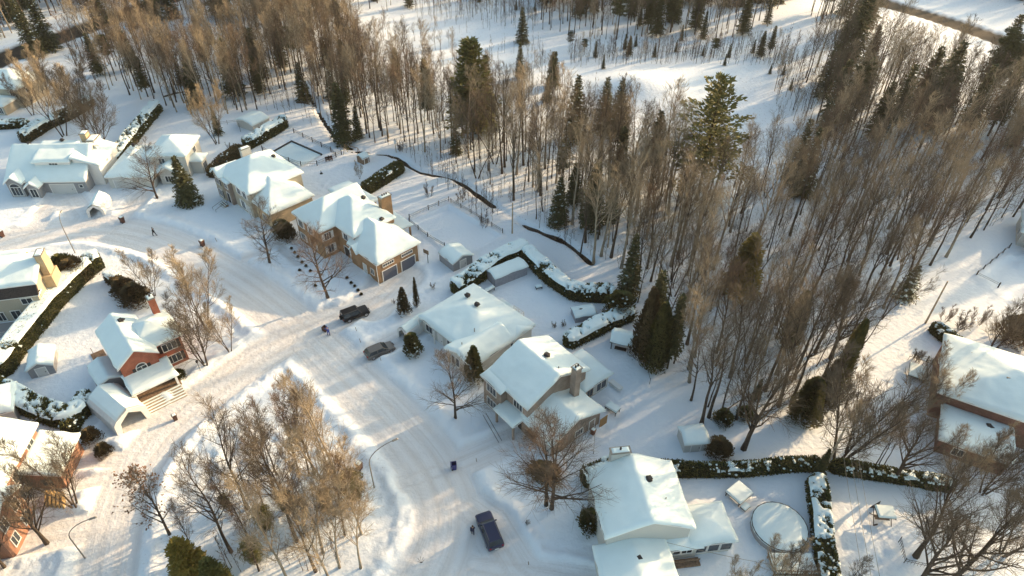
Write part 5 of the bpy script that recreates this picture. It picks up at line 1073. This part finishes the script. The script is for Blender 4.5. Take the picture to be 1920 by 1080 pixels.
# ------------------------------------------------------------------ people
def skin(name, joints, edges, mats_, parent, sub=1):
    me = bpy.data.meshes.new(name); me.from_pydata([j[:3] for j in joints], edges, []); me.materials.append(mats_); o = bpy.data.objects.new(name, me); COL.objects.link(o); o.parent = parent
    md = o.modifiers.new('skin', 'SKIN'); md.use_smooth_shade = True; me.skin_vertices.new() if not me.skin_vertices else None
    for i, j in enumerate(joints): r = j[3]; me.skin_vertices[0].data[i].radius = (r, r)
    me.skin_vertices[0].data[0].use_root = True; s = o.modifiers.new('sub', 'SUBSURF'); s.levels = sub; s.render_levels = sub; return o
def person(loc, rz, label, coat, legs, step=.25, armf=.2, bend=0, hood=None, armup=0):
    e = empty('person', loc, rz, label, 'person'); b = bend   # faces +x
    hip = (0, 0, .92); ch = (.35*b, 0, 1.32-.1*b); nk = (.5*b, 0, 1.48-.16*b); hd = (.56*b+.02, 0, 1.64-.18*b); J = [hip+(.14,), ch+(.15,), nk+(.06,), hd+(.105,), (hd[0]+.01, 0, hd[2]+.1, .07)]
    E_ = [(0, 1), (1, 2), (2, 3), (3, 4)]; LEG = {}; ARM = {}
    for s in (-1, 1):
        f = step*s; i = len(J); J += [(0, s*.10, .86, .10), (f*.5, s*.11, .48, .065), (f*.75, s*.11, .1, .045), (f*.75+.16, s*.13, .05, .04)]; E_ += [(0, i), (i, i+1), (i+1, i+2), (i+2, i+3)]; LEG[s] = J[i:i+4]
        i = len(J); sh = (ch[0]+.03, s*.19, ch[2]+.08); el = (ch[0]-s*armf*.4+armup*.25, s*.25, ch[2]-.2); hn = (ch[0]-s*armf+armup*.45, s*.24, ch[2]-.46+armup*.3); J += [sh+(.055,), el+(.042,), hn+(.03,)]; E_ += [(1, i), (i, i+1), (i+1, i+2)]; ARM[s] = J[i:i+3]
        w_ = i+2
        for k in range(4):
            q = len(J); fx = hn[0]+.015*(k-1.5); J += [(fx, hn[1], hn[2]-.07, .011), (fx+.012, hn[1]-.01*s, hn[2]-.12-.008*(k in (1, 2)), .009)]; E_ += [(w_, q), (q, q+1)]
        q = len(J); J += [(hn[0]+.045, hn[1]-.01*s, hn[2]-.045, .012)]; E_ += [(w_, q)]
    skin('body', J, E_, SKIN, e)
    jk = [(0, 0, .84, .17), (hip[0], 0, .98, .165), ch+(.19,), (nk[0], 0, nk[2]-.03, .09)]; je = [(0, 1), (1, 2), (2, 3)]
    for s in (-1, 1): i = len(jk); a = ARM[s]; jk += [(a[0][:3]+(.085,)), (a[1][:3]+(.07,)), ((a[2][0]*.9+a[1][0]*.1), a[2][1], a[2][2]+.02, .05)]; je += [(2, i), (i, i+1), (i+1, i+2)]
    skin('jacket', jk, je, coat, e)
    tj = [(0, 0, .9, .15)]; te = []
    for s in (-1, 1): i = len(tj); l = LEG[s]; tj += [l[0][:3]+(.12,), l[1][:3]+(.09,), (l[2][0], l[2][1], .16, .07)]; te += [(0, i), (i, i+1), (i+1, i+2)]
    skin('trousers', tj, te, legs, e)
    for s in (-1, 1): l = LEG[s]; m = MB(); m.box((l[2][0]+.07, l[2][1], .08), (.3, .11, .14)); m.build('boot', DKCL, e, bevel=.03)
    m = MB(); m.blob((hd[0]-.02, 0, hd[2]+.05), (.125, .115, .12), 0, 10, 6); m.build('hat' if hood else 'hair', hood or HAIR, e, smooth=True)
    m = MB(); m.blob((hd[0]+.115, 0, hd[2]-.01), (.02, .016, .025), 0, 6, 4); m.build('nose', SKIN, e, smooth=True)
    return e
x, y = G(898, 1003); person((x, y, .02), R(95), 'person in navy clothes standing beside the large dark SUV', NAVY, NAVY, .12)
x, y = G(288, 458); person((x, y, .03), R(-15), 'person in dark winter clothes walking along the upper left street', DKCL, DKCL, .4, .3, hood=DKCL)
x, y = G(619, 637); person((x, y, .03), R(125), 'person in a blue coat leaning towards a brown bin on the sunlit street', BLUEC, BLUEC, .15, .0, .55, armup=1, hood=BLUEC)
# ------------------------------------------------------------------ bins
def bin_(px, py, rz, mt, label, lying=False, sc=1, open_=False):
    x, y = G(px, py); e = empty('wheelie_bin', (x, y, gz(x, y)), R(rz), label, 'bin'); e.scale = (sc, sc, sc); m = MB()
    b = [(-.22, -.24), (.22, -.24), (.22, .24), (-.22, .24)]; t = [(-.3, -.3), (.3, -.3), (.3, .3), (-.3, .3)]; m.v = [(x_, y_, 0) for x_, y_ in b]+[(x_, y_, .95) for x_, y_ in t]+[(x_*.85, y_*.85, .95) for x_, y_ in t]+[(x_*.8, y_*.8, .4) for x_, y_ in t]
    m.f = [(3, 2, 1, 0)]+[(i, (i+1) % 4, 4+(i+1) % 4, 4+i) for i in range(4)]+[(4+i, 4+(i+1) % 4, 8+(i+1) % 4, 8+i) for i in range(4)]+[(8+i, 8+(i+1) % 4, 12+(i+1) % 4, 12+i) for i in range(4)]+[(12, 13, 14, 15)]; m.m = [0]*len(m.f); m.build('bin_body', mt, e)
    m = MB(); m.box((-.36, 0, .62), (.06, .6, .7)) if open_ else m.box((0, 0, .99), (.66, .64, .07), taper=.9); ld = m.build('lid', mt, e)
    if not open_: m = MB(); m.box((0, 0, 1.05), (.5, .5, .06), taper=.8); m.build('snow_cover', SNOWR, ld)
    m = MB(); m.tube([(-.34, -.28, .92), (-.34, .28, .92)], .02, 5); m.build('handle', mt, e)
    for s in (-1, 1): m = MB(); m.tube([(-.22, s*.22, .1), (-.22, s*.28, .1)], .1, 10); m.build('wheel', TYRE, e)
    return e
bin_(860, 881, 10, BINU, 'open dark blue bin standing alone in the snow', open_=True, sc=1.15); bin_(336, 802, 35, BINB, 'brown bin on the street beside the carport driveway'); bin_(228, 435, 60, BINB, 'brown bin in the snow above the upper left street', sc=1.25)
bin_(379, 475, 60, BINB, 'brown bin beside the upper left street, right of the walking person', sc=1.25); bin_(3, 467, 60, BINB, 'brown bin at the left edge above the street', sc=1.25); bin_(684, 890, 60, BINB, 'brown bin tilted in the island snow by the curved street lamp', sc=1.2)
bin_(612, 629, 60, BINB, 'brown bin being handled by the person in the blue coat', open_=True); bin_(1118, 812, -40, mat('red_brown_plastic', (.2, .09, .06)), 'small red brown bin with snow on its lid at the grey brick garage door'); 
# ------------------------------------------------------------------ lamps, poles, wires, fences
def lamp(px, py, H, az, reach, label, bow=1.0):
    x, y = G(px, py); e = empty('street_lamp', (x, y, gz(x, y)-.2), R(az), label, 'street lamp'); m = MB(); pts = [(0, 0, 0), (0, 0, H*.7)]+[(reach*(1-math.cos(a))*1.0, 0, H*.7+H*.3*math.sin(a)) for a in [R(15*k) for k in range(1, 7)]]
    m.tube(pts, [.09, .07]+[.055]*6, 8); m.build('pole', GALV, e); m = MB(); m.box((pts[-1][0]+.35, 0, pts[-1][2]), (.8, .28, .14), taper=.7); h_ = m.build('lamp_head', GALV, e, bevel=.03); m = MB(); m.box((pts[-1][0]+.4, 0, pts[-1][2]-.08), (.5, .2, .03)); m.build('lens', LENSW, h_)
lamp(141, 497, 8, 95, 1.2, 'tall thin street lamp on the snowbank by the upper left street'); lamp(712, 925, 7.5, 30, 3.2, 'curved grey street lamp leaning over the road from the island'); lamp(172, 1066, 6.5, 25, 2.6, 'street lamp at the bottom left beside the road')
x, y = G(382, 714); e = empty('garden_lamp', (x, y, gz(x, y)), 0, 'short garden lamp post in front of the porch house', 'lamp'); m = MB(); m.tube([(0, 0, 0), (0, 0, 1.7)], .04, 6); m.build('post', METAL, e); m = MB(); m.box((0, 0, 1.85), (.28, .28, .3), taper=.7); m.box((0, 0, 2.03), (.34, .34, .08), taper=.3); m.build('lantern', METAL, e)
def upole(px, py, H, label, arm=True):
    x, y = G(px, py); e = empty('utility_pole', (x, y, 0), 0, label, 'utility pole'); m = MB(); m.tube([(0, 0, 0), (0, 0, H)], [.16, .11], 8); m.build('pole', POSTW, e)
    if not arm: return Vector((x, y, H-.5))
    m = MB(); m.box((0, 0, H-.8), (2.0, .1, .12)); ca = m.build('cross_arm', POSTW, e)
    for k in (-.85, 0, .85): m = MB(); m.tube([(k, 0, H-.74), (k, 0, H-.5)], .05, 6); m.build('insulator', GALV, ca)
    return Vector((x, y, H-.5))
pA = upole(1553, 868, 9.5, 'wooden utility pole where the hedges meet'); pB = upole(1735, 590, 9, 'wooden utility pole by the hedge of the dark red brick house', False)
pC = upole(1137, 462, 8, 'bleached wooden pole standing among the trees behind the hedge', False); pD = upole(958, 440, 7, 'pale wooden pole in the wood left of the hedge corner', False)
def wire(a, b, label, sag=.5, r=.022):
    m = MB(); o = Vector(a); m.tube([Vector(a).lerp(Vector(b), k/14)-o-Vector((0, 0, sag*4*(k/14)*(1-k/14))) for k in range(15)], r, 4); w_ = m.build('overhead_wire', WIREM); w_.location = o; tag(w_, label, 'cable')
q = Vector((33, 20, 9)); wire(pA+Vector((-.85, 0, 0)), q+Vector((-.85, 0, 0)), 'left overhead wire above the narrow snowy hedge'); wire(pA, q, 'middle overhead wire above the narrow snowy hedge'); wire(pA+Vector((.85, 0, 0)), q+Vector((.85, 0, 0)), 'right overhead wire above the narrow snowy hedge')
x, y = G(1500, 560); q2 = Vector((x, y, 11)); wire(pA+Vector((-.85, 0, 0)), q2+Vector((-.85, 0, 0)), 'left overhead wire rising in front of the tall green cedar', .3); wire(pA+Vector((.85, 0, 0)), q2+Vector((.85, 0, 0)), 'right overhead wire rising in front of the tall green cedar', .3)
wire((G(1560, 1070, 4)[0], G(1560, 1070, 4)[1], 5), (*G(1262, 1010, 4), 4), 'service wire running to the white house wall', .4)
def fence(pts, hgt, label, sp=2.4, rails=2, mt=METAL, mesh_=False, name='fence', pr=.075, zo=0, solid=False):
    W_ = [G(*p) for p in pts]; b = W_[0]; e = empty(name, (b[0], b[1], 0), 0, label, 'fence'); m = MB()
    for a, c in zip(W_[:-1], W_[1:]):
        L = math.hypot(c[0]-a[0], c[1]-a[1]); n = max(1, int(L/sp))
        for k in range(n+1): x = a[0]+(c[0]-a[0])*k/n; y = a[1]+(c[1]-a[1])*k/n; mp = MB(); mp.box((x-b[0], y-b[1], hgt/2+.1), (pr*2, pr*2, hgt+.5)); mp.build('post', mt, e)
        for r_ in range(rails): z = .45+(hgt-.35)*(r_+1)/rails; m.tube([(a[0]-b[0], a[1]-b[1], z), (c[0]-b[0], c[1]-b[1], z)], .03, 4)
        if mesh_:
            for k in range(int(L/.35)): x = a[0]+(c[0]-a[0])*k*.35/L-b[0]; y = a[1]+(c[1]-a[1])*k*.35/L-b[1]; m.tube([(x, y, .2), (x, y, hgt+.1)], .018, 3, cap=False)
        if solid: m.box(((a[0]+c[0])/2-b[0], (a[1]+c[1])/2-b[1], hgt/2+.2), (L, .04, hgt), math.atan2(c[1]-a[1], c[0]-a[0]))
    m.build('rails', mt, e)
fence([(765, 418), (800, 400), (838, 383)], 1.1, 'dark rail fence across the top of the garden behind the brown brick house', mesh_=True); fence([(765, 425), (800, 452), (832, 470)], 1.1, 'dark rail fence beside the patio of the brown brick house', mesh_=True)
fence([(842, 385), (880, 405), (940, 440)], 1.0, 'thin fence along the bushes at the wood edge', mesh_=True)
fence([(545, 262), (580, 278), (615, 295), (625, 305)], 1.2, 'dark mesh fence on the far side of the rectangular pool', mesh_=True); fence([(487, 296), (515, 310), (560, 324), (590, 322), (612, 312), (635, 300)], 1.2, 'dark mesh fence on the near side of the rectangular pool', mesh_=True)
fence([(1828, 498), (1888, 445)], 1.1, 'dark fence leading to the house at the right edge', pr=.06, solid=False); fence([(1828, 498), (1870, 518)], .9, 'low fence turning along the far right yard')
fence([(1715, 655), (1762, 670)], 1.2, 'metal railing between the yard and the dark red brick house', mesh_=True, sp=1.2); fence([(380, 255), (440, 245), (445, 262)], 1.0, 'thin wire fence around the upper garden', pr=.03)
fence([(1120, 850), (1122, 800)], .5, 'short rail by the garage side path', pr=.03); fence([(1185, 650), (1215, 690), (1222, 715)], 1.0, 'thin wire fence below the gazebo', pr=.03, rails=1)
fence([(1695, 1000), (1705, 1040), (1780, 1055)], 1.0, 'thin mesh fence in the bottom right yard', pr=.03, mesh_=True)
# pools
x, y = G(553, 300); e = empty('swimming_pool', (x, y, 0), 0, 'rectangular in ground swimming pool buried in snow with dark coping', 'swimming pool'); m = MB(); c = [G(506, 300), G(541, 279), G(597, 302), G(560, 326)]
for i in (0, 1): a, b = c[i], c[i+1]; m.box(((a[0]+b[0])/2-x, (a[1]+b[1])/2-y, .5), (math.hypot(b[0]-a[0], b[1]-a[1])+.3, .32, .36), math.atan2(b[1]-a[1], b[0]-a[0]))
m.build('coping', METAL, e); m = MB(); m.poly([(p[0]-x, p[1]-y, .44) for p in c]); m.build('snow_cover', SNOWR, e)
x, y = POOLC; e = empty('round_pool', (x, y, 0), 0, 'round above ground pool filled with snow in the yard of the white house', 'swimming pool'); m = MB(); R0 = 3.15; N_ = 20
for i in range(N_): a, b = 6.283*i/N_, 6.283*(i+1)/N_; m.box((math.cos((a+b)/2)*R0, math.sin((a+b)/2)*R0, .65), (.06, R0*.33, 1.3), (a+b)/2); m.box((math.cos((a+b)/2)*R0, math.sin((a+b)/2)*R0, 1.3), (.16, R0*.33, .05), (a+b)/2, m=1)
pw = m.build('pool_wall', [GREY, METAL], e); m = MB(); m.v.append((0, 0, 1.62)); 
for k, (rr, zz) in enumerate([(1.2, 1.6), (2.3, 1.5), (3.12, 1.36), (3.3, 1.2)]): m.v += [(math.cos(6.283*i/28)*rr, math.sin(6.283*i/28)*rr, zz) for i in range(28)]
for i in range(28): m.f.append((0, 1+i, 1+(i+1) % 28)); m.m.append(0); [m.f.append((1+k*28+i, 1+(k+1)*28+i, 1+(k+1)*28+(i+1) % 28, 1+k*28+(i+1) % 28)) or m.m.append(0) for k in range(3)]
m.build('snow_cover', SNOWR, e, smooth=True); m = MB(); m.box((.2, -4.6, 1.0), (5.0, 2.6, .14)); m.box((.2, -4.6, 1.15), (4.8, 2.4, .25), m=1)
for k in range(17): m.box((-2.3+k*.31, -5.9, 1.45), (.05, .05, .9), m=2)
m.box((.2, -5.9, 1.9), (5.0, .08, .07), m=2); m.box((-2.3, -4.6, 1.9), (.08, 2.6, .07), m=2)
for q in ((-2.2, -5.7), (2.6, -5.7), (-2.2, -3.5), (2.6, -3.5)): m.box((q[0], q[1], .5), (.12, .12, 1.0), m=2)
m.build('deck', [WOOD, SNOWR, WOOD], e)
# small yard things
def snowed_table(px, py, rz, w_, d_, label, cat='table', z=.75, name='garden_table', step=False):
    x, y = G(px, py); e = empty(name, (x, y, .2), R(rz), label, cat); m = MB(); m.box((0, 0, z), (w_, d_, .1)); tp = m.build('table_top', METAL, e); m = MB(); m.box((0, 0, z+.2), (w_*1.02, d_*1.02, .32), taper=.92); m.build('snow_cover', SNOWR, tp, bevel=.08)
    for a in (-1, 1):
        for b in (-1, 1): m = MB(); m.box((a*w_*.44, b*d_*.42, z/2), (.09, .09, z)); m.build('leg', METAL, e)
    if step: m = MB(); m.box((-w_*.28, -d_*.7, z*.45), (w_*.4, .8, .12)); st_ = m.build('step', METAL, e); m = MB(); m.box((-w_*.28, -d_*.7, z*.45+.16), (w_*.4, .8, .22)); m.build('snow_cover', SNOWR, st_, bevel=.06)
snowed_table(1392, 922, 38, 2.6, 2.3, 'snow capped hot tub with step between the white house and the round pool', 'hot tub', .8, 'hot_tub', True); snowed_table(1153, 768, -40, 1.9, 1.2, 'snow covered picnic table right of the grey brick garage'); snowed_table(1010, 542, 20, 1.1, .6, 'small snow covered bench in the middle of the bungalow yard', 'bench', .45, 'garden_bench')
snowed_table(916, 552, 45, 2.6, .6, 'dark low wall planter with snow beside the grey storage tent', 'planter', .6, 'planter')
# swing seat in the lower right yard
x, y = G(1655, 955); e = empty('garden_swing', (x, y, .2), R(-5), 'dark framed garden swing with snow covered canopy in the lower right yard', 'swing seat'); m = MB()
m.box((.2, -.3, 1.6), (2.1, 1.7, .06)); cp = m.build('canopy', METAL, e); m = MB(); m.box((.25, -.3, 1.78), (2.1, 1.7, .32), taper=.94); m.build('snow_cover', SNOWR, cp, bevel=.08); m = MB(); m.prism([(-.6, 1.2, .1), (.3, 1.2, .1), (.2, 1.2, 1.6)], (0, .08, 0)); m.build('side_panel', METAL, e)
m = MB()
for sx in (-.85, 1.2): m.tube([(sx, .6, 1.6), (sx, -1.2, 0)], .05, 5); m.tube([(sx, -1.2, 1.6), (sx, .6, 0)], .05, 5)
m.tube([(-.85, -1.15, 0), (-.6, -1.3, .5)], .1, 6); m.build('frame', METAL, e); m = MB(); m.box((.2, -.3, .5), (1.7, .6, .1)); m.build('seat', METAL, e)
# playset by the pool
x, y = G(655, 300); e = empty('swing_set', (x, y, .2), R(-25), 'wooden swing set with red brown beams beside the wooden playhouse', 'swing set'); m = MB(); m.tube([(-1.8, 0, 2.2), (1.8, 0, 2.2)], .07, 6); m.build('beam', WOOD, e)
for sx in (-1.8, 1.8):
    for sy in (-.8, .8): m = MB(); m.tube([(sx, 0, 2.2), (sx, sy, -.1)], .06, 6); m.build('leg', WOOD, e)
m = MB(); m.box((0, 0, .7), (.5, .25, .05)); m.tube([(-.22, 0, .7), (-.22, 0, 2.2)], .012, 3); m.tube([(.22, 0, .7), (.22, 0, 2.2)], .012, 3); m.build('swing', METAL, e)
x, y = G(612, 312); e = empty('garden_bench', (x, y, .2), R(25), 'red brown wooden bench at the corner of the pool fence', 'bench'); m = MB(); m.box((0, 0, .45), (1.6, .5, .07)); m.build('seat', BINB, e); m = MB(); m.box((0, .25, .8), (1.6, .06, .5)); m.build('backrest', BINB, e)
for sx in (-.7, .7): m = MB(); m.box((sx, 0, .22), (.08, .45, .44)); m.build('leg', BINB, e)
x, y = G(598, 337); e = empty('water_pump', (x, y, .1), 0, 'small dark stand in the trampled snow below the pool', 'stand'); m = MB(); m.tube([(0, 0, 0), (0, 0, 1.0)], .07, 6); m.build('post', METAL, e); m = MB(); m.blob((0, 0, .25), (.35, .35, .25)); m.build('base', METAL, e)
x, y = G(802, 500); e = empty('basketball_hoop', (x, y, 0), R(-35), 'basketball backboard on a post at the side of the brown brick house', 'basketball hoop'); m = MB(); m.tube([(0, 0, 0), (0, 0, 2.9)], .06, 6); m.build('post', METAL, e); m = MB(); m.box((0, -.3, 3.0), (1.2, .05, .8)); m.build('backboard', WOOD, e); m = MB(); m.tube([(.22*math.cos(k*.785), -.6+.22*math.sin(k*.785), 2.75) for k in range(9)], .015, 4); m.build('rim', BINB, e)
x, y = G(737, 292); e = empty('birdhouse', (x, y, .1), 0, 'white birdhouse on a pale post at the stream', 'birdhouse'); m = MB(); m.tube([(0, 0, 0), (-.1, 0, 3.4)], .09, 6); m.build('post', POSTW, e); m = MB(); m.box((0, 0, 2.6), (.5, .5, .7)); m.prism([(-.35, -.35, 2.95), (.35, -.35, 2.95), (0, -.35, 3.25)], (0, .7, 0)); m.build('box', WHITE, e)
def stake(px, py, label, h_=1.0): x, y = G(px, py); m = MB(); m.box((0, 0, h_/2), (.07, .05, h_), .1); o = m.build('snow_stake', WOOD); o.location = (x, y, gz(x, y)-.1); o.rotation_euler = (.08, -.1, .3); tag(o, label, 'stake', 'wooden stakes marking the road edge')
for p_, l_ in (((672, 634), 'thin stake in the snow between the two parked cars, upper one'), ((680, 654), 'thin stake in the snow between the two parked cars, lower one'), ((902, 867), 'short stake in the snow right of the blue bin'), ((1004, 1058), 'short stake in the snow right of the large SUV'), ((406, 470), 'thin stake right of the brown bin at the upper left street'), ((719, 688), 'thin stake below the grey car')): stake(*p_, l_)
x, y = G(803, 1062); m = MB()
for k in range(7): a = k*.9; m.tube([(0, 0, 0), (math.cos(a)*.4, math.sin(a)*.4, .7)], .02, 4)
o = m.build('twiggy_shrub', BARK); o.location = (x, y, .3); tag(o, 'tiny dark twiggy plant in the sunlit snow at the bottom', 'plant')
# fallen logs near the stream
def log(px, py, L, rz, label): x, y = G(px, py); m = MB(); m.tube([(0, 0, 0), (L*.5, .2, .15), (L, 0, .1)], [.22, .18, .1], 7); m.tube([(L*.6, .1, .1), (L*.8, .9, .5)], [.08, .03], 5); o = m.build('fallen_log', BARK); o.location = (x, y, gz(x, y)+.1); o.rotation_euler = (0, 0, R(rz)); tag(o, label, 'log')
log(548, 205, 4, -20, 'dark fallen log with broken end behind the pool hedge'); log(610, 250, 5, -30, 'long dark fallen log left of the big dark spruce'); log(425, 185, 5, 20, 'fallen trunk in the upper left wood'); log(1010, 430, 5, -40, 'fallen log lying across the stream'); log(300, 200, 5, 35, 'thin fallen trunk above the diagonal snowy hedge')
print('objects', len(SC.objects))

# ------------------------------------------------------------------ thin haze volume added to lift the darks and warm the sunlight
hm = bpy.data.materials.new('added_haze'); hm.use_nodes = True; hn = hm.node_tree; hn.nodes.remove(hn.nodes['Principled BSDF']); pv = hn.nodes.new('ShaderNodeVolumePrincipled')
pv.inputs['Color'].default_value = (.93, .93, .93, 1); pv.inputs['Density'].default_value = .00008; pv.inputs['Anisotropy'].default_value = .2
hn.links.new(pv.outputs[0], hn.nodes['Material Output'].inputs['Volume'])
m = MB(); m.box((0, 600, 37.25), (1400, 1800, 82)); hz = m.build('haze', hm); tag(hz, 'thin haze volume added over the whole neighbourhood to soften the light', 'haze', kind='stuff')
